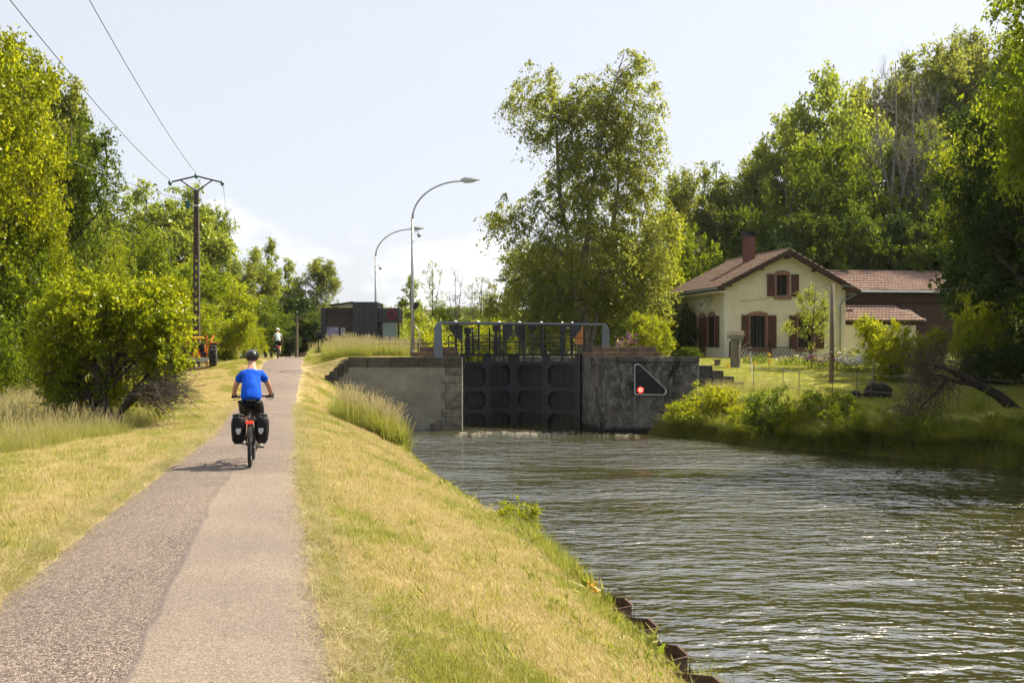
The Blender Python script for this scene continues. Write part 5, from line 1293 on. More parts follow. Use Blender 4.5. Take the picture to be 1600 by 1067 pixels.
# thin electric fence round the lawn
ef = empty('wire_fence', on_lawn(1170, 47), 0, label='thin wire fence with slim stakes around the sunny lawn', cat='wire fence')
posts = [on_lawn(px, Y) for px, Y in ((1172, 49), (1177, 41.5), (1223, 40), (1248, 38.8), (1300, 38), (1338, 37.6), (1360, 37.2), (1420, 36.5), (1480, 35.5), (1545, 34), (1600, 32.5), (1660, 31))]
for q in posts:
    l = q-ef.location; MB().tube([l-Vector((0, 0, .1)), l+Vector((.02, 0, 1.15))], .016, 5).build('stake', M['wood_post'], ef)
for (h, r) in ((.4, .007), (.75, .007), (1.05, .009)):
    for a, c in zip(posts[:-1], posts[1:]): MB().tube([a-ef.location+Vector((0, 0, h)), (a+c)/2-ef.location+Vector((0, 0, h-.05)), c-ef.location+Vector((0, 0, h))], r, 3, False).build('strand', M['galv'], ef)
v = on_lawn(1362, 38.3)
bm = bmesh.new(); bmesh.ops.create_icosphere(bm, subdivisions=3, radius=1)
rr = random.Random(4)
for q in bm.verts:
    n_ = nz(q.co.x*2+1, q.co.y*2+q.co.z*2); q.co = Vector((q.co.x*.60, q.co.y*.42, q.co.z*.44))*(1+.20*float(n_)+.14*float(nz(q.co.x*5+2, q.co.z*6+q.co.y*3)))
me = bpy.data.meshes.new('boulder'); bm.to_mesh(me); bm.free(); me.materials.append(M['rock']); o = link_mesh('boulder', me, None, label='dark rounded boulder lying on the lawn edge under the fence', cat='boulder'); o.location = v+Vector((.25, 0, .22))
o = link_mesh('boulder', me, None, label='smaller dark stone lying against the big boulder', cat='boulder'); o.location = v+Vector((-.72, -.1, .1)); o.scale = (.5, .6, .55)
v = on_lawn(1404, 46); o = tag(MB().tube([(0, 0, 0), (0, 0, .5), (0, 0, .56)], [.16, .24, .26], 14).build('clay_pot', M['terracotta']), 'orange clay pot under the yellow green shrub', 'pot'); o.location = v+Vector((0, 0, .15))
v = on_lawn(1365, 43.5); o = tag(MB().tube([(0, 0, -.1), (0, 0, .95)], .05, 6).build('short_stake', M['wood_post']), 'short dark stake at the far edge of the lawn', 'stake'); o.location = v
ang = 0
v = Vector((X_(577, 34), 34, gz(X_(577, 34), 34))); o = tag(MB().tube([(0, 0, -.1), (.02, 0, 1.25)], .035, 6).build('wooden_stake', M['wood_post']), 'thin grey stake standing in the tall grass before the concrete wall', 'stake'); o.location = v
# ------------------------------------------------------------------ trees
A = np.array
def stem(*p): return [list(q) for q in p]
birch = make_tree('birch', 11, 19.6, [stem((0, 0, 0, .24), (-.35, 0, 4, .2), (-1.0, .1, 9, .15), (-1.7, .2, 14, .09), (-2.3, .2, 18.3, .03)),
    stem((.25, .1, 0, .26), (.2, .1, 4, .22), (.5, 0, 9, .17), (1.3, -.2, 14, .11), (2.8, -.2, 19.2, .03)), stem((.5, .2, 0, .18), (1.5, .3, 5, .14), (2.4, .3, 10, .09), (2.7, .3, 14, .03))],
    [(-2.5, 0, 16.2, 2.3, 1.9, 2.6), (3.1, 0, 16.6, 2.2, 1.8, 3.2), (3.6, 0, 13.0, 1.9, 1.8, 3.0), (.3, 0, 16.0, 1.7, 1.6, 2.0), (.8, 0, 14.0, 2.4, 2.2, 3.6), (.9, 0, 10.8, 4.0, 3.0, 3.2), (-4.2, 0, 9.2, 2.0, 1.8, 1.4), (.5, 0, 6.6, 5.2, 3.6, 2.8), (4.5, .5, 8.0, 1.8, 2.2, 3.0), (-1.5, .5, 3.9, 4.0, 2.6, 1.9), (3.2, .5, 4.2, 3.6, 2.6, 2.2)],
    nclump=1050, tw=9, lpt=11, cr=.85, leaf=.155, leafw=.65, droop=.85, limbs=26, mat='birch', bark='birch_bark', gap=.16)
def sphereish(H, W, low=.25, n=9, seed=0, top=.85):
    r = np.random.default_rng(seed); out = [(0, 0, H*(low+1)/2, W*.36, W*.36, H*(1-low)*.42)]
    for i in range(n):
        a = r.uniform(0, 6.28); z = r.uniform(low, top); rad = W*.5*math.sin(PI*np.clip((z-low*.5)/(1.05-low*.5), .05, .95))**.7
        s = W*r.uniform(.13, .22); out.append(((rad-s*.6)*math.cos(a), (rad-s*.6)*math.sin(a), z*H, s*1.1, s*1.1, s*.9))
    return out
ash = make_tree('ash', 21, 15, [stem((0, 0, 0, .26), (.1, 0, 5, .2), (-.5, .2, 9, .12), (-1.2, .3, 13.6, .03)), stem((.1, 0, 3.5, .16), (1.3, -.3, 8, .11), (2.1, -.4, 12.8, .03))],
    sphereish(15, 9.5, .3, 15, 4, .95), nclump=320, tw=8, lpt=9, cr=1.0, leaf=.28, limbs=20, mat='birch', bark='bark_grey', gap=.62)
ash2 = make_tree('ash_b', 22, 16, [stem((0, 0, 0, .24), (-.2, 0, 6, .18), (.4, .2, 11, .1), (.9, .3, 15, .03)), stem((0, 0, 4.5, .14), (-1.6, .3, 9, .09), (-2.4, .2, 13, .03))],
    sphereish(16, 8.5, .28, 14, 9, .96), nclump=320, tw=8, lpt=9, cr=1.0, leaf=.27, limbs=20, mat='mid', bark='bark_grey', gap=.6)
dense = make_tree('dense_tree', 31, 12, [stem((0, 0, 0, .25), (.2, 0, 4, .18), (.2, .2, 8, .1), (0, 0, 11.3, .03))],
    sphereish(12, 9, .1, 14, 6, .9), nclump=330, tw=9, lpt=11, cr=1.0, leaf=.26, limbs=16, mat='dark', bark='bark', gap=.25)
dense2 = make_tree('dense_tree_b', 37, 12, [stem((0, 0, 0, .25), (-.2, 0, 4, .18), (-.3, .2, 8, .1), (.3, 0, 11.3, .03))],
    sphereish(12, 8, .05, 15, 16, .92), nclump=280, tw=9, lpt=11, cr=.95, leaf=.21, limbs=16, mat='mid', bark='bark', gap=.35)
bgbirch = make_tree('weeping_birch', 41, 14, [stem((0, 0, 0, .2), (.1, 0, 6, .14), (0, .1, 13.4, .03))],
    sphereish(14, 6, .15, 11, 8, .95), nclump=300, tw=8, lpt=10, cr=.9, leaf=.24, droop=.6, limbs=18, mat='pale', bark='birch_bark', gap=.35)
poplar = make_tree('poplar', 51, 13, [stem((0, 0, 0, .2), (.1, 0, 6, .13), (0, .1, 12.6, .03)), stem((.2, 0, 1.5, .12), (1.0, 0, 6, .08), (1.1, 0, 10, .02))],
    [(0, 0, 10.8, .9, .9, 2.2), (0, 0, 7.8, 1.6, 1.6, 2.6), (1.2, 0, 6.5, 1.3, 1.3, 2.6), (-1.0, 0, 5.0, 1.3, 1.3, 2.2), (.3, 0, 2.8, 1.6, 1.6, 1.6)], nclump=150, tw=8, lpt=9, cr=.75, leaf=.22, limbs=14, mat='pale', gap=.5, up=.8)
neartree = make_tree('broad_tree', 61, 14, [stem((0, 0, 0, .3), (.2, 0, 5, .22), (0, .2, 9, .12), (0, 0, 13, .03))],
    sphereish(14, 9, .04, 18, 26, .93), nclump=430, tw=9, lpt=12, cr=.9, leaf=.165, limbs=20, mat='lime', gap=.35)
cherry = make_tree('cherry_tree', 71, 12, [stem((0, 0, 0, .22), (.1, 0, 5, .15), (0, .1, 11.4, .03))],
    sphereish(12, 6, .1, 12, 36, .95), nclump=240, tw=7, lpt=13, cr=1.0, leaf=.2, leafw=.5, limbs=18, mat='dark', gap=.35, up=.55)
bush = make_tree('hazel_bush', 81, 5, [stem((0, 0, 0, .1), (.3, 0, 2, .06), (.5, 0, 4, .02)), stem((0, 0, 0, .1), (-.8, 0, 2, .05), (-1.2, .1, 3.6, .02)), stem((0, 0, 0, .08), (.2, .8, 2, .05), (.1, 1.3, 3.4, .02))],
    sphereish(5, 6, .0, 12, 46, .85), nclump=260, tw=8, lpt=11, cr=.62, leaf=.14, limbs=14, mat='lime', gap=.3, minlimb=.1)
bare = make_tree('bare_tree', 91, 13, [stem((0, 0, 0, .16), (.1, 0, 5, .11), (-.1, .1, 12.6, .02)), stem((.1, 0, 5.5, .08), (1.0, 0, 9, .05), (1.6, 0, 11.6, .01)), stem((.1, 0, 4.8, .07), (-1.0, .2, 8, .04), (-1.7, .1, 10.6, .01))],
    [(0, 0, 10, 1.8, 1.6, 2.9), (.8, 0, 8.4, 2.0, 1.5, 1.6), (-.9, 0, 8, 1.8, 1.5, 1.7)], nclump=60, tw=8, lpt=0, cr=.9, limbs=16, bark='bark_grey', gap=.1, bare=True, up=.9)
sparse = make_tree('sparse_tree', 93, 13, [stem((0, 0, 0, .16), (.1, 0, 5, .11), (-.1, .1, 12.6, .02)), stem((.1, 0, 5.5, .08), (1.0, 0, 9, .05), (1.6, 0, 11.6, .01))],
    [(0, 0, 9, 2.0, 1.8, 3.6), (.8, 0, 7.4, 2.0, 1.5, 1.8)], nclump=70, tw=6, lpt=5, cr=.8, leaf=.17, limbs=16, bark='bark', mat='pale', gap=.3, bare=True, up=.6)
sapling = make_tree('garden_tree', 95, 4.5, [stem((0, 0, 0, .05), (.03, 0, 1.2, .045), (.1, 0, 2.6, .03), (.25, 0, 4.3, .01))],
    [(0, 0, 2.2, .9, .9, 1.1), (.5, 0, 3.3, .3, .3, .8), (-.5, 0, 3.2, .3, .3, .9), (0, .2, 3.6, .35, .3, .7), (-1.1, 0, 2.0, .4, .4, .3), (.8, 0, 2.5, .4, .4, .8)], nclump=90, tw=8, lpt=9, cr=.36, leaf=.09, leafw=.4, limbs=12, mat='pale', gap=.2, up=1.2, minlimb=.25)
shrub = make_tree('bank_shrub', 97, 2.4, [stem((0, 0, 0, .03), (.1, 0, 1, .02), (.2, 0, 2, .01))],
    sphereish(2.4, 2.4, .0, 9, 56, .85), nclump=110, tw=8, lpt=10, cr=.34, leaf=.075, limbs=10, mat='mid', gap=.2, up=.8, minlimb=.05)
# orchard tree near the path: bent stems low over the grass, dead sprays on the path side
orch_st = [stem((0, 0, 0, .12), (-.15, 0, .8, .10), (-.35, 0, 1.7, .075), (-.9, .1, 2.5, .04), (-1.6, .2, 3.0, .02)),
           stem((-.05, 0, .1, .10), (-.6, .1, .7, .075), (-1.1, .1, 1.3, .05), (-2.0, .1, 1.9, .02)),
           stem((.9, -.5, -.05, .11), (.6, -.4, .45, .09), (.2, -.2, .62, .08), (.1, 0, 1.0, .06), (.9, .2, 1.5, .045), (1.6, .3, 2.4, .02)),
           stem((.95, -.5, -.05, .10), (1.3, -.5, .55, .08), (2.1, -.5, .95, .055), (3.2, -.6, 1.0, .02)),
           stem((-.1, 0, .9, .07), (.5, .3, 1.6, .06), (.9, .5, 2.6, .04), (1.2, .5, 3.2, .02))]
orch_st = [[[q[0]*.62, q[1], q[2], q[3]] for q in st_] for st_ in orch_st]
orchard = make_tree('orchard_tree', 101, 4, orch_st,
    [(q[0]*.62, q[1], q[2], q[3]*.70, q[4]*.9, q[5]) for q in [(.3, .3, 2.5, 2.9, 1.8, .95), (-1.6, .2, 2.1, 1.5, 1.3, .9), (-.6, .2, 3.1, 1.6, 1.2, .6), (2.2, .3, 2.5, 1.5, 1.2, .9), (2.4, -.1, 1.4, 1.3, 1.0, .65), (1.5, .4, 3.0, 1.6, 1.2, .5), (-2.2, .2, 1.3, .8, .8, .5), (.6, .5, 1.3, 1.2, .8, .5), (2.0, .3, .95, 1.2, .8, .45), (3.0, .1, 1.7, .9, .8, .7), (-2.6, .3, 2.2, .9, .9, .7), (-1.7, .4, .95, 1.2, .9, .5), (1.3, .3, .8, 1.4, .8, .4), (.2, .8, .8, 1.2, .6, .5)]],
    nclump=720, tw=9, lpt=9, cr=.42, leaf=.088, leafw=.68, limbs=26, mat='fruit', bark='bark_dark', gap=.42, minlimb=.1)

t = plant
# far side of the lock
bx0 = X_(907, 62); o = empty('birch_tree', (bx0, 62, gz(bx0, 62)-.05), 0, label='tall twin-topped birch with drooping twigs rising behind the gates', cat='tree')
link_mesh('trunk', birch['w'], o); link_mesh('crown', birch['l'], o)
o.scale = (1, 1, (Z_(68, 62)-o.location.z)/birch['H'])
t(dense2, 850, 66, 375, 150, 'rounded green tree filling under the tall birch on the gate side', mat='birch')
t(dense2, 945, 68, 350, 200, 'broad leafy tree behind the foot of the tall birch', mat='birch')
t(dense, 1025, 70, 330, 120, 'leafy yellow green tree between the birch and the cream house', mat='lime')
t(bush, 1025, 58, 488, 85, 'bright garden bush beyond the signal wall', name='bush', cat='bush', mat='fruit')
t(bush, 985, 60, 497, 70, 'small bright bush right behind the end post of the handrail', name='bush', cat='bush', mat='pale')
t(bush, 1066, 64.5, 470, 34, 'dark climbing ivy bush on the far corner of the house', name='bush', cat='bush', mat='deep')
t(bush, 1078, 58, 540, 50, 'low dark bush at the foot of the house doorway', name='bush', cat='bush', mat='dark')
for a in ((1075, 84, 262, 80, ash2, 'slender tree in the gap just past the tall birch', 'birch'), (1120, 86, 246, 105, bgbirch, 'light green birch above the far corner of the house roof', 'birch'),
          (1160, 88, 262, 80, ash, 'airy tree over the house eaves on the lock side', 'birch'), (1095, 78, 350, 100, dense2, 'small round tree behind the lower eaves of the house', 'mid'),
          (1193, 90, 236, 95, ash2, 'slim tree rising over the red chimney', 'birch'), (1235, 86, 168, 130, ash, 'pale topped tree at the low end of the hillside wood', 'pale'),
          (1300, 88, 98, 150, ash, 'broad airy ash crowning the hillside above the gable', 'pale'), (1362, 93, 118, 110, ash2, 'leafy tree just left of the bare tree on the skyline', 'birch'),
          (1452, 94, 62, 150, ash2, 'tall ash beside the bare tree on the skyline', 'birch'), (1505, 97, 40, 140, ash, 'tallest ash on the wooded skyline', 'birch'),
          (1562, 95, 46, 150, ash2, 'wide ash at the picture edge of the skyline', 'birch'), (1420, 99, 120, 120, ash, 'ash showing between the bare branches', 'birch')):
    t(a[4], a[0], a[1], a[2], a[3], a[5], mat=a[6])
t(bare, 1398, 78, 92, 90, 'bare dead tree with upright twigs against the sky', name='bare_tree'); t(bare, 1428, 78, 112, 60, 'second thinner bare tree in the hillside wood', name='bare_tree')
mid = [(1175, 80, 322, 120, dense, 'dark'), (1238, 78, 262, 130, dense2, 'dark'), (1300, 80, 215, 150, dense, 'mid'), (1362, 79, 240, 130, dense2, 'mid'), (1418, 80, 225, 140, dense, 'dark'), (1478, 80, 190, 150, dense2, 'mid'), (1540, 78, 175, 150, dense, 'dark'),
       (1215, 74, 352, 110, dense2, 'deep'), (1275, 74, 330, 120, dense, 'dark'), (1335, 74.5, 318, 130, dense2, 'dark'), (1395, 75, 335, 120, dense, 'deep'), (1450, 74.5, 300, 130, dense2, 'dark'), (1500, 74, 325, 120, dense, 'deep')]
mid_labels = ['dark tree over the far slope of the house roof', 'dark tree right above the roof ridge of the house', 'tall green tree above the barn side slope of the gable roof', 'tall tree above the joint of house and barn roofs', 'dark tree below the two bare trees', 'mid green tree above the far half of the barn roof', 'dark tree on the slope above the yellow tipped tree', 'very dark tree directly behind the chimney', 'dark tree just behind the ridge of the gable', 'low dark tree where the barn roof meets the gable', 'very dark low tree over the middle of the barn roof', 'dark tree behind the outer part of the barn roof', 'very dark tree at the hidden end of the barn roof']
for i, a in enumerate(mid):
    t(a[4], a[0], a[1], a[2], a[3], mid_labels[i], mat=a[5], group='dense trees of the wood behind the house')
# near right, in shade
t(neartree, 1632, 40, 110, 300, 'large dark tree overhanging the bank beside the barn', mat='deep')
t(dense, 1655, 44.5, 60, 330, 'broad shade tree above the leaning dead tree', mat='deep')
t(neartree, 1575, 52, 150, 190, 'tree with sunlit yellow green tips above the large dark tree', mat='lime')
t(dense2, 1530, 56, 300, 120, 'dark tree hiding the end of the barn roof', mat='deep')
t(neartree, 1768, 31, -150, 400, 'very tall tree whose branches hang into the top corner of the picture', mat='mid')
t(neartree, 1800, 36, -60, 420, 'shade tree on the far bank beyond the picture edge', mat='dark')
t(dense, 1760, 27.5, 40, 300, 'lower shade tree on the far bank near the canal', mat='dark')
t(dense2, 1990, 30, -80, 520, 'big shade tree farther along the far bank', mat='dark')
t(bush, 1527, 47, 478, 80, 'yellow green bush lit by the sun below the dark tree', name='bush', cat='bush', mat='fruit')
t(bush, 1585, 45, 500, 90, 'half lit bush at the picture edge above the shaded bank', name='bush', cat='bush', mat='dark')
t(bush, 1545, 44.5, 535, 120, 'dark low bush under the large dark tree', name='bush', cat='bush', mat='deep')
t(bush, 1392, 45.5, 492, 105, 'bright yellow green shrub in front of the lean-to', name='shrub', cat='shrub', mat='fruit')
t(bush, 1440, 46.5, 512, 70, 'looser yellow green shrub behind the dead drooping branches', name='shrub', cat='shrub', mat='fruit')
t(sapling, 1268, 51, 445, 84, 'young garden tree with upright branches in front of the gable', name='garden_tree', mat='pale')
# leaning dead tree over the bank
ly = 33.0
def lp(px, py, dy=0): return at(px, py, ly+dy)
o = empty('leaning_tree', lp(1622, 672), 0, label='leaning dead tree with a dark trunk and brown twigs drooping to the bank', cat='tree'); ol = Vector(o.location)
m = MB(); m.tube([lp(a, b)-ol for a, b in ((1640, 690), (1600, 652), (1560, 618), (1520, 597), (1490, 581), (1460, 570))], [.24, .21, .18, .15, .11, .06], 8)
m.tube([lp(a, b)-ol for a, b in ((1545, 608), (1520, 601), (1490, 595), (1465, 585))], [.1, .08, .06, .03], 6); m.tube([lp(a, b)-ol for a, b in ((1482, 592), (1465, 610), (1450, 625), (1435, 640))], [.07, .05, .04, .02], 5)
m.tube([lp(a, b)-ol for a, b in ((1540, 606), (1527, 590), (1515, 575), (1500, 560))], [.08, .06, .04, .02], 5)
m.build('trunk', M['bark_dark'], o, smooth=True)
m = MB(); rr = random.Random(9)
for k in range(620):
    s = lp(rr.gauss(1462, 24), rr.gauss(575, 22), rr.uniform(-.7, .7)); 
    if rr.random() < .5:
        q = rr.random(); s = lp(1470-q*62+rr.gauss(0, 13), 588+q*72+rr.gauss(0, 14), rr.uniform(-.6, .6))
    d = Vector((rr.gauss(-.25, .45), rr.gauss(0, .4), rr.gauss(-.3, .45))).normalized()*rr.uniform(.3, 1.0); md = s+d*.5+Vector((0, 0, .1))+Vector((rr.gauss(0, .06), 0, 0))
    m.tube([s-ol, md-ol, s+d+Vector((0, 0, -.08))-ol], [.012, .008, .004], 3, False)
m.build('dead_twigs', M['dead_twig'], o, kind='stuff')
# towpath side
for a in ((-75, 33, 20, 300, neartree, 'tall bright tree at the picture edge of the meadow wood', 'lime'), (5, 44, 66, 190, ash2, 'grey green feathery tree topping the wood by the meadow', 'birch'), (40, 47, 112, 130, ash2, 'feathery branch tree behind the bright edge tree', 'birch'),
          (-5, 38, 150, 200, neartree, 'bright yellow green tree in front of the feathery tree', 'lime'), (112, 42, 176, 110, cherry, 'dark cherry tree standing out against the sky', 'dark'),
          (40, 38.5, 300, 170, neartree, 'round bright tree below the dark cherry', 'lime'), (140, 52, 345, 130, neartree, 'bright tree crown filling below the cherry tips', 'fruit'),
          (5, 34, 330, 190, dense, 'shaded bushy tree at the edge of the tall meadow', 'mid'), (205, 62, 352, 130, dense2, 'dark green tree between the bright tree and the birches', 'mid'),
          (75, 46, 108, 120, ash2, 'feathery crown filling between the edge tree and the cherry', 'birch'), (232, 84, 281, 130, bgbirch, 'weeping birch with a rounded top before the power pole', 'pale'), (178, 88, 296, 110, bgbirch, 'smaller weeping birch next to the cherry tree', 'pale'),
          (292, 88, 286, 125, bgbirch, 'weeping birch right behind the power pole', 'pale'), (335, 92, 318, 90, ash2, 'light crown just past the power pole', 'pale'),
          (265, 66, 370, 170, dense2, 'green tree under the weeping birches', 'mid'), (335, 78, 405, 130, dense2, 'small green tree beside the distant power pole', 'lime'),
          (388, 98, 388, 95, ash, 'airy tree between the distant pole and the poplar', 'pale'), (424, 104, 371, 52, poplar, 'slim poplar pointing above the far cyclist', 'pale'), (452, 106, 404, 56, poplar, 'shorter poplar next to the slim one', 'pale'),
          (494, 108, 402, 80, ash2, 'spreading airy tree over the shelter side of the path', 'birch'), (462, 100, 462, 90, dense, 'dark tree closing the end of the towpath', 'deep'), (500, 100, 478, 80, dense2, 'dark round tree behind the wooden line pole', 'dark'),
          (440, 96, 500, 60, dense, 'dark low tree right behind the far cyclist', 'deep'), (415, 78, 462, 75, dense2, 'green tree behind the bright path side bushes', 'mid')):
    t(a[4], a[0], a[1], a[2], a[3], a[5], mat=a[6])
for a in ((215, 50, 428, 150, 'bright bush between the orchard tree and the wood', 'lime'), (292, 56, 452, 140, 'broad bright bush behind the parked tractor', 'fruit'), (352, 58, 484, 95, 'bright bush beside the tractor wheel', 'fruit'), (393, 64, 500, 70, 'last bright bush beside the towpath before the crest', 'lime'),
          (60, 37, 455, 170, 'shaded bush along the meadow edge', 'mid'), (130, 44, 430, 130, 'green bush behind the orchard tree', 'mid'), (-20, 30, 470, 140, 'rank green bush at the picture edge of the meadow', 'mid')):
    t(bush, a[0], a[1], a[2], a[3], a[4], name='bush', cat='bush', mat=a[5])
ox = X_(160, 23.8); o = empty('orchard_tree', (ox, 23.8, gz(ox, 23.8)), 0, label='low gnarled orchard tree with bent dark stems beside the towpath', cat='tree')
link_mesh('trunk', orchard['w'], o); link_mesh('crown', orchard['l'], o); o.scale = (.86, .9, (Z_(418, 23.8)-o.location.z)/orchard['H'])
m = MB(); rr = random.Random(12)
def spray(c, sp, dirv, n, L=(.4, 1.1)):
    for k in range(n):
        s = Vector(c)+Vector((rr.gauss(0, sp[0]), rr.gauss(0, sp[1]), rr.gauss(0, sp[2]))); d = (Vector(dirv)+Vector((rr.gauss(0, .35), rr.gauss(0, .35), rr.gauss(0, .3)))).normalized()*rr.uniform(*L)
        md = s+d*.5+Vector((0, 0, .07)); m.tube([s, md, s+d], [.010, .007, .0035], 3, False)
        for j in range(2): e = s+d*rr.uniform(.4, .9); m.tube([e, e+Vector((rr.gauss(0, .12), rr.gauss(0, .12), rr.gauss(0, .12)))+d*.2], [.005, .0025], 3, False)
spray((1.55, -.5, .9), (.35, .3, .14), (1, 0, -.04), 200, (.4, 1.3)); spray((.5, -.1, 1.9), (.6, .3, .3), (.3, 0, -.4), 110, (.3, .8)); spray((-1.0, 0, 1.2), (.5, .3, .4), (-.7, 0, -.4), 130, (.3, .8)); spray((-.5, 0, 2.4), (.5, .2, .2), (-.8, 0, .3), 50)
m.build('dead_twigs', M['dead_twig'], o, kind='stuff')
# beyond the lock, centre
for a in ((642, 112, 430, 62, poplar, 'pale poplar behind the nearer lamp post', 'pale'), (612, 92, 476, 60, dense2, 'pale green low tree beside the shelter canopy', 'pale'), (668, 84, 490, 70, dense2, 'low bright tree behind the stone platform', 'lime'),
          (640, 78, 500, 60, bush, 'bright low bush right of the information shelter', 'pale'), (705, 98, 478, 80, dense, 'low green tree at the foot of the bare trees', 'mid'), (752, 88, 432, 60, sparse, 'thin leafy tree reaching toward the birch', 'birch'),
          (790, 84, 425, 70, dense2, 'leafy tree on the shelter side of the birch', 'birch'), (735, 80, 500, 90, bush, 'bright bush seen through the gate railings', 'lime'), (790, 76, 498, 80, bush, 'bright bush seen between the pointed plates', 'lime'), (870, 78, 500, 90, bush, 'bush seen through the railing beside the birch trunk', 'fruit'), (690, 74, 512, 60, bush, 'low bush behind the barrier rail', 'lime')):
    t(a[4], a[0], a[1], a[2], a[3], a[5], mat=a[6], name='bush' if a[4] is bush else 'tree', cat='bush' if a[4] is bush else 'tree')
t(sparse, 676, 98, 407, 42, 'nearly bare forked tree beside the lamp post', name='sparse_tree'); t(bare, 712, 96, 416, 50, 'bare fan shaped tree above the handrail', name='bare_tree'); t(bare, 738, 99, 440, 40, 'smaller bare tree leaning beside the fan shaped one', name='bare_tree')
# far woods: rows of trees that fade with distance
rr = random.Random(77)
k = 0
for (Yd, px0, px1, ytop, jit, w) in ((175, 500, 1100, 486, 8, 40), (260, 470, 1150, 478, 9, 34)):
    px = px0
    while px < px1:
        t(rr.choice([dense, dense2, dense]), px, Yd+rr.uniform(-15, 15), ytop+rr.uniform(-jit, jit), w*rr.uniform(.9, 1.5), 'one of the round trees in the hazy far wood beyond the lock', mat='mid', group='trees of the hazy far wood'); px += w*rr.uniform(.55, .85); k += 1

# ------------------------------------------------------------------ grasses
def blade_tuft(name, seed, n, h, w, spread, lean, mat, segs=3, seed_heads=0, arch=1.0):
    r = np.random.default_rng(seed); V = []; tint = []; quads = []
    for i in range(n):
        a = r.uniform(0, 6.28); b = r.uniform(0, 6.28); rad = spread*math.sqrt(r.random()); base = np.array([rad*math.cos(b), rad*math.sin(b), -.01]); H = h*r.uniform(.5, 1.15); ln = lean*r.uniform(.2, 1.2); W = w*r.uniform(.6, 1.2)
        dirv = np.array([math.cos(a), math.sin(a), 0]); side = np.array([-math.sin(a), math.cos(a), 0])*W*.5; tt = r.random()
        tw = r.uniform(-.6, .6); side = side*math.cos(tw)+dirv*math.sin(tw)*W*.5
        prev = None
        for s in range(segs+1):
            f = s/segs; p = base+dirv*ln*H*f**(1+arch)+np.array([0, 0, H*(f-.35*ln*f*f)]); q = side*(1-f*.9); cur = (p-q, p+q)
            if prev is not None: quads += [prev[0], prev[1], cur[1], cur[0]]; tint.append(tt)
            prev = cur
    me = np_mesh(name, np.array(quads), 4, LM[mat], np.array(tint))
    if seed_heads:
        V = []; tt = []
        for i in range(seed_heads):
            a = r.uniform(0, 6.28); rad = spread*math.sqrt(r.random()); x, y = rad*math.cos(a), rad*math.sin(a); H = h*r.uniform(1.0, 1.45); lx, ly_ = r.normal(0, .12, 2)*H
            for s in range(3):
                f0, f1 = s/3, (s+1)/3; w0 = .0022
                p0 = np.array([x+lx*f0**2, y+ly_*f0**2, H*f0]); p1 = np.array([x+lx*f1**2, y+ly_*f1**2, H*f1]); V += [p0-[w0, 0, 0], p0+[w0, 0, 0], p1+[w0, 0, 0], p1-[w0, 0, 0]]; tt.append(r.random())
            for s in range(10):
                f = .82+.2*s/10; c = np.array([x+lx*f**2, y+ly_*f**2, H*f]); d = r.normal(0, 1, 3); d[2] = abs(d[2])+1; d = d/np.linalg.norm(d); b = np.cross(d, r.normal(0, 1, 3)); b = b/np.linalg.norm(b); L = .03*r.uniform(.7, 1.4)
                V += [c, c+d*L*.5+b*.006, c+d*L, c+d*L*.5-b*.006]; tt.append(r.random())
        m2 = np_mesh(name+'_h', np.array(V), 4, LM['seed'], np.array(tt)); bm = bmesh.new(); bm.from_mesh(me)
        for f in bm.faces: f.material_index = 0
        n0 = len(bm.faces); bm.from_mesh(m2); bm.faces.ensure_lookup_table()
        for f in bm.faces[n0:]: f.material_index = 1
        bm.to_mesh(me); bm.free(); me.materials.append(LM['seed'])
    return me
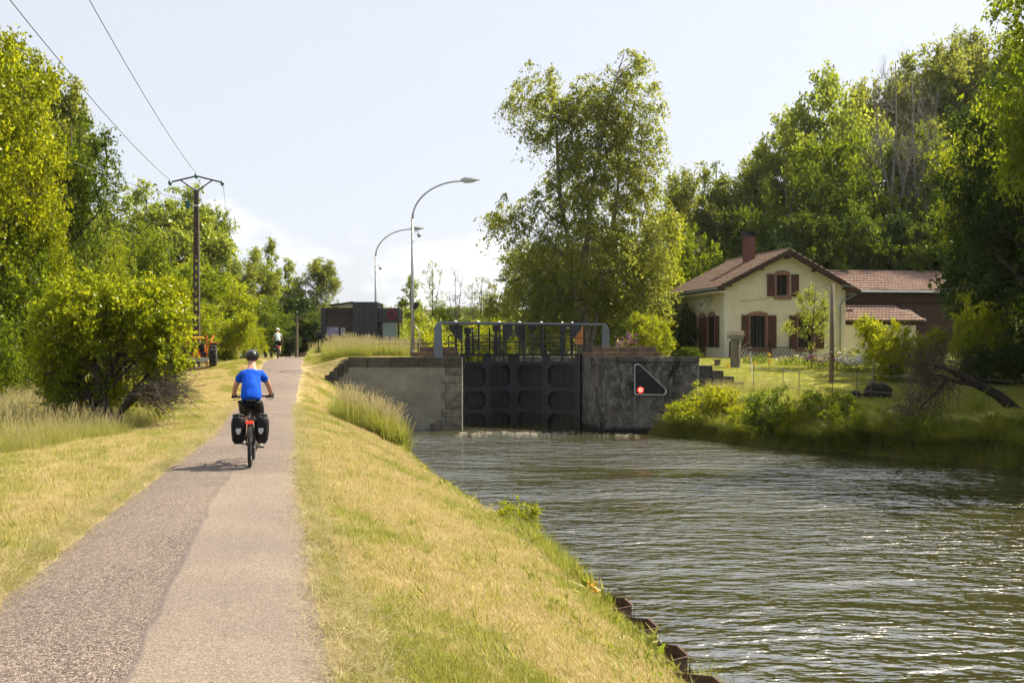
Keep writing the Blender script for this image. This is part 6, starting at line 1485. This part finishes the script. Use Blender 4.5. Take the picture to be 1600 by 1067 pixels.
def scatter(name, pts, meshes, scl, label=None, seed=1, tilt=.12, kind='stuff'):
    """geometry-nodes scatter of grass tufts on points (ground cover nobody could count)"""
    col = bpy.data.collections.new(name+'_tufts')
    for i, me in enumerate(meshes): ob = bpy.data.objects.new('%s_tuft_%02d' % (name, i), me); col.objects.link(ob)
    r = np.random.default_rng(seed); n = len(pts)
    me = bpy.data.meshes.new(name); me.vertices.add(n); me.vertices.foreach_set('co', np.ascontiguousarray(pts, np.float32).ravel())
    a = me.attributes.new('rot', 'FLOAT_VECTOR', 'POINT'); rot = np.stack([r.normal(0, tilt, n), r.normal(0, tilt, n), r.uniform(0, 6.28, n)], 1).astype(np.float32); a.data.foreach_set('vector', rot.ravel())
    a = me.attributes.new('scl', 'FLOAT', 'POINT'); a.data.foreach_set('value', np.asarray(scl, np.float32))
    a = me.attributes.new('pick', 'INT', 'POINT'); a.data.foreach_set('value', r.integers(0, len(meshes), n).astype(np.int32))
    o = link_mesh(name, me, None, kind=kind)
    g = bpy.data.node_groups.new(name, 'GeometryNodeTree'); g.interface.new_socket('Geometry', in_out='INPUT', socket_type='NodeSocketGeometry'); g.interface.new_socket('Geometry', in_out='OUTPUT', socket_type='NodeSocketGeometry')
    N, L = g.nodes, g.links; gi = N.new('NodeGroupInput'); go = N.new('NodeGroupOutput'); ip = N.new('GeometryNodeInstanceOnPoints'); ci = N.new('GeometryNodeCollectionInfo')
    ci.inputs['Collection'].default_value = col; ci.inputs['Separate Children'].default_value = True; ci.inputs['Reset Children'].default_value = True
    def na(nm, ty): x = N.new('GeometryNodeInputNamedAttribute'); x.data_type = ty; x.inputs['Name'].default_value = nm; return x.outputs['Attribute']
    L.new(gi.outputs[0], ip.inputs['Points']); L.new(ci.outputs[0], ip.inputs['Instance']); ip.inputs['Pick Instance'].default_value = True
    L.new(na('pick', 'INT'), ip.inputs['Instance Index']); L.new(na('scl', 'FLOAT'), ip.inputs['Scale'])
    e = N.new('FunctionNodeEulerToRotation'); L.new(na('rot', 'FLOAT_VECTOR'), e.inputs[0]); L.new(e.outputs[0], ip.inputs['Rotation'])
    L.new(ip.outputs[0], go.inputs[0]); md = o.modifiers.new('scatter', 'NODES'); md.node_group = g
    if label: o['label'] = label
    return o
rg = np.random.default_rng(42)
def rand_pts(n, x0, x1, y0, y1, power=1.0):
    Y = y0+(y1-y0)*rg.random(n)**power; x = rg.uniform(x0, x1, n); return x, Y
def setz(x, Y, dz=0): return np.stack([x, Y, zg(x, Y)+dz], 1)
mown = [blade_tuft('mown_%d' % i, 200+i, 40, .045, .0042, .10, .9, 'mown', 2) for i in range(4)]
grn = [blade_tuft('green_%d' % i, 220+i, 34, .065, .0042, .09, .7, 'green', 2) for i in range(4)]
mead = [blade_tuft('meadow_%d' % i, 240+i, 44, .52, .008, .22, .45, 'meadow', 3, 3) for i in range(4)]
reed = [blade_tuft('reed_%d' % i, 260+i, 30, .55, .014, .13, .5, 'green', 3, 0) for i in range(3)]
mound = [blade_tuft('mound_%d' % i, 280+i, 52, .55, .011, .22, .45, 'green', 3, 2) for i in range(3)]
bankg = [blade_tuft('bankg_%d' % i, 270+i, 40, .55, .011, .18, .7, 'sedge', 3, 1) for i in range(3)]
weed = [blade_tuft('weed_%d' % i, 290+i, 16, .10, .030, .10, .8, 'green', 2) for i in range(3)]
def green_noise(x, Y): return nz(x*.9+3, Y*.7)+.6*nz(x*2.6, Y*2.2+1)
# mown verge between path and water, and the strip on the meadow side
x, Y = rand_pts(150000, -7, 4.2, 4.0, 30, 1.7); k = (x > xpr(Y)+.03+.05*nz(x*9, Y*9)) & (x < xe(Y)+.05); x, Y = x[k], Y[k]
gn = green_noise(x, Y)*1.5+rg.normal(0, .45, len(x))
edge = (x < xpr(Y)+.25) & (rg.random(len(x)) < .55); x1, Y1 = x[(gn <= .65) & ~edge], Y[(gn <= .65) & ~edge]; x2, Y2 = x[(gn > .65) & ~edge], Y[(gn > .65) & ~edge]
scatter('mown_grass', setz(x1, Y1), mown, rg.uniform(.7, 1.3, len(x1))*(1+.03*Y1)); scatter('green_grass', setz(x2, Y2), grn, rg.uniform(.5, 1.15, len(x2))*(1+.02*Y2), seed=2)
x, Y = rand_pts(90000, -14, -2.5, 6.5, 32, 1.4); k = (x < xpl(Y)-.04-.05*nz(x*9, Y*9)) & (x > meadow_edge(Y)-.3); x, Y = x[k], Y[k]; gn = green_noise(x, Y)+rg.normal(0, .5, len(x)); a = gn <= .55
scatter('mown_grass', setz(x[a], Y[a]), mown, rg.uniform(.7, 1.3, a.sum())*(1+.03*Y[a]), seed=3); scatter('green_grass', setz(x[~a], Y[~a]), grn, rg.uniform(.5, 1.2, (~a).sum())*(1+.02*Y[~a]), seed=4)
# grass on the ramp verges and lock side
x, Y = rand_pts(50000, -20, -4.4, 28, 58, 1.0); k = (((x > xpr(Y)+.05) & (x < xe(Y)) & (Y < 45)) | ((x > xpr(Y)+.05) & (x < -3) & (Y > 45.9)) | ((x < xpl(Y)-.05) & (x > meadow_edge(Y)))); x, Y = x[k], Y[k]; a = green_noise(x, Y) < .2
scatter('mown_grass', setz(x[a], Y[a]), mown, rg.uniform(1.2, 2.2, a.sum()), seed=5); scatter('green_grass', setz(x[~a], Y[~a]), grn, rg.uniform(1.0, 2.0, (~a).sum()), seed=6)
# far lawn
x, Y = rand_pts(45000, 7, 24, 33, 60, 1.0); k = (x > xr(Y)+1.5) & ~((Y > 43) & (x < 8.7)); x, Y = x[k], Y[k]
scatter('lawn_grass', setz(x, Y), grn, rg.uniform(.8, 1.5, len(x)), seed=7)
# tall meadow
x, Y = rand_pts(26000, -34, -6, 9, 46, 1.1); k = (x < meadow_edge(Y)+.25*nz(x*2, Y*2)) & (x > -.56*Y-3); x, Y = x[k], Y[k]
ed = np.clip((meadow_edge(Y)-x)/1.2, .35, 1); scatter('meadow_grass', setz(x, Y), mead, rg.uniform(.65, 1.1, len(x))*(.55+.45*ed), seed=8, tilt=.16)
# rank grass behind the lock wall and beside the crest
x, Y = rand_pts(9000, -20, -4.6, 46.3, 60, 1.0); k = (x > xpr(Y)+1.1+.3*nz(x, Y*2)) & (x < -5.2+.0*Y+(Y-47)*.0) & (x > -13.5) & ~((Y < 47.6) & (x > -7)); x, Y = x[k], Y[k]
scatter('bank_grass', setz(x, Y), mound, rg.uniform(.75, 1.35, len(x)), seed=9)
x, Y = rand_pts(5000, -17.5, -8.2, 55, 75, 1.0); k = (x > xpr(Y)+.7) & (x < xpr(Y)+4.5); x, Y = x[k], Y[k]; scatter('bank_grass', setz(x, Y), mound, rg.uniform(.8, 1.5, len(x)), seed=10)
# clump before the concrete wall
x, Y = rand_pts(1900, -6.8, -3.1, 31.5, 38, 1); t_ = (x+.0)-(xe(Y)); k = (t_ < .15) & (t_ > -1.9+.3*nz(x*3, Y*2)); x, Y = x[k], Y[k]
scatter('reed_grass', setz(x, Y), mound, rg.uniform(.9, 1.75, len(x)), seed=11); 
x, Y = rand_pts(700, -5.2, -3.4, 31.5, 34.5, 1); k = (x < xe(Y)+.1) & (x > xe(Y)-.9); x, Y = x[k], Y[k]; scatter('reed_grass', setz(x, Y), reed, rg.uniform(1.1, 1.8, len(x)), seed=12, tilt=.25)
# fringe along the water edge
Yf = rg.uniform(8, 36, 1500); xf = xe(Yf)-rg.random(1500)*.35; dn = nz(Yf*1.3, Yf*.4+2); k = dn+rg.normal(0, .3, 1500) > .05; scatter('fringe_grass', setz(xf[k], Yf[k]), grn+weed, rg.uniform(1.3, 2.6, k.sum()), seed=13, tilt=.3)
Yf = rg.uniform(12.6, 16.2, 170); xf = xe(Yf)-.02-rg.random(170)*.32; scatter('reed_grass', setz(xf, Yf, -.05), reed, rg.uniform(.45, .85, 170), seed=14, tilt=.22)
Yf = rg.uniform(8.2, 12.5, 130); xf = xe(Yf)-.38+rg.random(130)*.26; scatter('fringe_grass', np.stack([xf, Yf, np.full(130, .38)], 1), grn+weed, rg.uniform(.7, 1.5, 130), seed=31, tilt=.45)
Yf = rg.uniform(8.6, 10.0, 60); xf = xe(Yf)+.1+rg.random(60)*.5; scatter('reed_grass', np.stack([xf, Yf, np.full(60, .02)], 1), reed, rg.uniform(.4, .75, 60), seed=15, tilt=.2)
x, Y = rand_pts(1700, -1, 2.4, 8, 17, 1); k = (x < xe(Y)) & (x > xe(Y)-1.3) & (nz(x*2, Y*1.5) > 0); scatter('weed_leaves', setz(x[k], Y[k]), weed, rg.uniform(.6, 1.3, k.sum()), seed=16, tilt=.3)
# far bank
Yf = rg.uniform(28, 43, 1300); xf = xr(Yf)+rg.random(1300)**1.2*1.7-.1; scatter('bank_grass', setz(xf, Yf), bankg, (.35+.6*(nz(Yf*1.6, xf*1.4)*.5+.5)+rg.uniform(0, .35, 1300))*np.clip(1.0-(xf-xr(Yf))*.5, .25, 1), seed=17, tilt=.3)
x, Y = rand_pts(9000, 11, 26, 27, 42, 1); k = (x > xr(Y)+1.6); scatter('shaded_grass', setz(x[k], Y[k]), grn, rg.uniform(1.2, 3.2, k.sum()), seed=18, tilt=.2)
x, Y = rand_pts(500, 8.6, 12.5, 41, 45, 1); k = (x > xr(Y)+.5) & (Y < 43.1); scatter('bank_grass', setz(x[k], Y[k]), mead, rg.uniform(.4, .7, k.sum()), seed=19)
# sedge tussocks and shrubs one can tell apart
tus = [blade_tuft('sedge_%d' % i, 300+i, 620, 1.15, .019, .30, 1.25, 'sedge', 4, 0, .8) for i in range(2)]
for i, (px, py, s, lab) in enumerate(((1052, 678, 1.15, 'pale sedge tussock against the foot of the signal wall'), (1108, 684, 1.15, 'round sedge tussock under the bright bank bush'), (1150, 690, 1.2, 'arching sedge tussock lit on top between two bank bushes'), (1246, 699, 1.0, 'sedge tussock just past the dark round bank bush'),
        (1310, 704, 1.25, 'wide dark sedge tussock below the boulder'), (1362, 708, 1.3, 'dark sedge tussock beside the drooping dead twigs'), (1425, 713, 1.25, 'shaded sedge tussock under the dead twigs'), (1480, 719, 1.1, 'shaded sedge tussock near the yellow iris leaves'), (1550, 724, 1.3, 'shaded sedge tussock at the picture edge'), (1080, 683, .95, 'small sedge tussock below the bright leafy bank bush'), (1185, 696, .9, 'small sedge tussock at the foot of the dark rounded bush'), (1278, 702, 1.1, 'dark sedge tussock under the pointed bush'), (1336, 706, 1.0, 'dark sedge tussock under the small leafy bush'), (1392, 711, 1.35, 'big shaded sedge tussock below the tips of the dead twigs'), (1452, 717, 1.15, 'shaded sedge tussock straight below the leaning trunk'), (1515, 722, 1.0, 'shaded sedge tussock in front of the iris leaves'), (1590, 730, 1.3, 'last shaded sedge tussock cut by the picture edge'))):
    Y = F*3.40/(py-555); x = X_(px, Y)+.35; o = link_mesh('sedge_tussock', tus[i % 2], None, label=lab, cat='sedge', group='sedge tussocks on the far bank'); o.location = (x, Y+.2, gz(x, Y+.2)-.05); s *= 1.05; o.scale = (s*1.05, s*1.05, s*.80); o.rotation_euler = (0, 0, i*1.3)
iris = blade_tuft('iris', 330, 60, 1.0, .035, .25, .5, 'pale', 4, 0, .8)
o = link_mesh('iris_clump', iris, None, label='clump of sunlit iris leaves in the shaded far bank', cat='iris'); x = X_(1528, 32.6); o.location = (x, 32.6, gz(x, 32.6))
for (px, Y, yt, w, lab, mt) in ((1108, 40.6, 598, 100, 'bright leafy bank bush in front of the lock steps', 'fruit'), (1070, 41.9, 622, 70, 'small bright bush at the corner of the signal wall', 'fruit'), (1208, 36.9, 602, 105, 'dark rounded bush on the far bank', 'dark'), (1228, 36.2, 626, 50, 'brighter small bush against the dark rounded one', 'lime'), (1285, 35.9, 606, 96, 'pointed dark green bush on the far bank', 'mid'), (1165, 38.6, 628, 66, 'bright bush among the tussocks beside the dark rounded bush', 'lime'), (1345, 35.6, 630, 60, 'small leafy bush below the boulder', 'lime'), (1135, 40.2, 605, 60, 'yellow green bush touching the lock steps', 'lime'), (1250, 36.2, 645, 55, 'low leafy bush between the rounded and the pointed bush', 'fruit'), (1322, 34.2, 628, 80, 'leafy green bush at the water side past the pointed bush', 'mid'), (1388, 33.4, 640, 84, 'low green bush below the tips of the dead twigs', 'mid'), (1450, 32.5, 645, 88, 'shaded leafy bush below the leaning trunk', 'dark'), (1503, 31.7, 652, 74, 'shaded green bush beside the iris leaves', 'mid'), (1578, 30.6, 645, 110, 'broad shaded bush at the picture edge of the far bank', 'dark')):
    t(shrub, px, Y, yt, w, lab, name='shrub', cat='shrub', mat=mt, base=gz(X_(px, Y), Y)-.25)
Yb = 16.9; xb = float(xe(Yb))-.1
t(shrub, 0, Yb, 778, 80, 'leafy green sprout at the near water edge', name='shrub', cat='shrub', mat='fruit', X=xb+.1, base=.3)
o = t(shrub, 0, Yb+1.7, 788, 60, 'brown withered plant beside the leafy sprout', name='shrub', cat='shrub', mat='seed', X=float(xe(Yb+1.6))-.1, base=.3)
mb = MB(); rr = random.Random(8)
for k in range(160): mb.ball((rr.gauss(0, .10), rr.gauss(0, .10), rr.uniform(-.02, .05)), rr.uniform(.012, .026), 5, 4)
o = tag(mb.build('moss_cushion', simple('orange_moss', (.55, .30, .02), .9, var=.3)), 'orange moss cushion at the end of the sheet piles', 'moss', kind='stuff'); Ym = 12.4; o.location = (float(xe(Ym))-.2, Ym, gz(float(xe(Ym))-.2, Ym))

# ---- flower beds in front of the house
def bed(px0, px1, Y, n, h, mats, label, leafm='mid'):
    x0, x1 = X_(px0, Y), X_(px1, Y); o = empty('flower_bed', ((x0+x1)/2, Y, gz((x0+x1)/2, Y)), .2, label=label, cat='flower bed'); w = (x1-x0)/2
    r = np.random.default_rng(int(px0)); N = n*14; c = np.stack([r.uniform(-w, w, N), r.normal(0, .35, N), r.random(N)*h], 1); c[:, 2] *= .6+.4*np.sin(c[:, 0]*3+1)**2
    L = r.uniform(.05, .12, N); link_mesh('foliage', np_mesh('bed_leaves', leaf_co(c, r.normal(0, 1, (N, 3))+[0, 0, .5], r.normal(0, 1, (N, 3)), L, L*.6), 4, LM[leafm], r.random(N)), o, kind='stuff')
    for (mt, cnt) in mats:
        m = MB()
        for k in range(cnt):
            x = rr.uniform(-w, w); z = h*(.6+.4*math.sin(x*3+1)**2)*rr.uniform(.6, 1.08); y = rr.gauss(-.1, .3); q = rr.uniform(.06, .12)
            for j in range(5): a = j*1.257+rr.random(); m.add([(x, y, z), (x+q*math.cos(a), y+q*math.sin(a)*.6, z+q*.5), (x+q*math.cos(a+.6)*1.2, y-.02, z+q*math.sin(a+.6)*.8)], [(0, 1, 2)])
        m.build('blossoms', M[mt], o, kind='stuff')
    return o
bed(1215, 1262, 53, 60, .55, [('white_petal', 12), ('purple', 14)], 'mixed flower bed with a few pink blossoms before the gable')
bed(1252, 1325, 50.5, 90, .8, [('purple', 95), ('white_petal', 20)], 'purple flower bed under the young garden tree', 'dark')
bed(1290, 1350, 52.5, 70, 1.1, [('white_petal', 40)], 'leafy green bed with cream blossoms behind the wooden pole', 'mid')
bed(1316, 1364, 49.5, 60, .75, [('white_petal', 320)], 'white flowering bed next to the yellow green shrub', 'pale')
bed(1163, 1200, 54, 50, .5, [('yellow_petal', 2)], 'dark green bed along the lattice fence', 'dark')
bed(962, 1000, 57, 50, 1.5, [('purple', 60)], 'pink rhododendron behind the handrail end post', 'mid')
for i, (px, py, Y, lab) in enumerate(((1179, 567, 50.5, 'yellow flower low on the lawn edge by the pillar'), (1201.5, 554, 51.5, 'upper of the two tall yellow flowers'), (1202, 565, 50.8, 'lower of the two tall yellow flowers'), (1138, 571, 50.5, 'yellow flower left of the stone pillar'))):
    v = at(px, py, Y); g0 = gz(v.x, Y); o = empty('yellow_flower', (v.x, Y, g0), 0, label=lab, cat='flower', group='tall yellow flowers by the house')
    h = v.z-g0; MB().tube([(0, 0, -.05), (0, 0, h)], .012, 5).build('stem', M['wood_post'], o)
    m = MB()
    for j in range(6): a = j*PI/3; m.add([(0, -.03, h), (.11*math.cos(a), -.06, h+.11*math.sin(a)), (.12*math.cos(a+.9), -.02, h+.12*math.sin(a+.9))], [(0, 1, 2)])
    m.build('petals', M['yellow_petal'], o)
# foam and eddies at the gate foot
m = MB(); rr = random.Random(31)
for k in range(150):
    x = rr.uniform(-2.4, 5.6); y = 42.6-.0*x+rr.gauss(0, .45)+(.4 if x < 3.5 else -.4); w = rr.uniform(.03, .16); d = rr.uniform(.01, .035); n = 7
    pts = [(x+w*math.cos(2*PI*j/n)*rr.uniform(.7, 1.2), y+d*math.sin(2*PI*j/n), .006) for j in range(n)]; m.add(pts+[(x, y, .014)], [(j, (j+1) % n, n) for j in range(n)])
m.build('water_foam', simple('foam', (.36, .33, .26), .6), kind='stuff')

# scattered taller tufts, clover and weeds that break up the mown verge
x, Y = rand_pts(5200, -10, 4, 4.5, 26, 1.5); k = ((x > xpr(Y)+.1) & (x < xe(Y))) | ((x < xpl(Y)-.1) & (x > meadow_edge(Y))); k &= nz(x*1.9+5, Y*1.3)+rg.normal(0, .35, len(x)) > .35; x, Y = x[k], Y[k]
scatter('weed_leaves', setz(x, Y), weed, rg.uniform(.25, .75, len(x)), seed=21, tilt=.35)
x, Y = rand_pts(4200, -10, 4, 4.5, 30, 1.5); k = ((x > xpr(Y)+.1) & (x < xe(Y))) | ((x < xpl(Y)-.1) & (x > meadow_edge(Y))); x, Y = x[k], Y[k]
scatter('green_grass', setz(x, Y), grn, rg.uniform(1.2, 2.6, len(x)), seed=22, tilt=.3)
# loose straw and grit along both path edges
x, Y = rand_pts(9000, 0, 1, 4.5, 34, 1.5); sd = rg.random(len(x)) < .5; off = rg.normal(.02, .10, len(x)); x = np.where(sd, xpr(Y)+off, xpl(Y)-off)
straw_ = [blade_tuft('straw_%d' % i, 400+i, 12, .05, .004, .12, 3.5, 'seed', 2) for i in range(3)]
scatter('dry_straw', setz(x, Y, .03), straw_, rg.uniform(.5, 1.3, len(x)), seed=23, tilt=.5)
x, Y = rand_pts(2600, 0, 1, 4.5, 30, 1.5); sd = rg.random(len(x)) < .5; off = np.abs(rg.normal(.0, .06, len(x)))-.04; x = np.where(sd, xpr(Y)+off, xpl(Y)-off); k = nz(x*3, Y*3.1) > .0
scatter('green_grass', setz(x[k], Y[k], .01), grn, rg.uniform(.5, 1.5, k.sum()), seed=24, tilt=.3)

# ---haze: one closed box of thin even air
hm = bpy.data.materials.new('haze'); t_, N_, L_ = nt(hm); N_.clear(); ho = N_.new('ShaderNodeOutputMaterial'); hv_ = N_.new('ShaderNodeVolumePrincipled')
hv_.inputs['Color'].default_value = (.90, .94, 1.0, 1); hv_.inputs['Density'].default_value = .00011; hv_.inputs['Anisotropy'].default_value = .3
L_.new(hv_.outputs[0], ho.inputs['Volume'])
MB().bx(-700, 700, -75, 1010, -2.4, 140).build('haze', hm, kind='stuff')
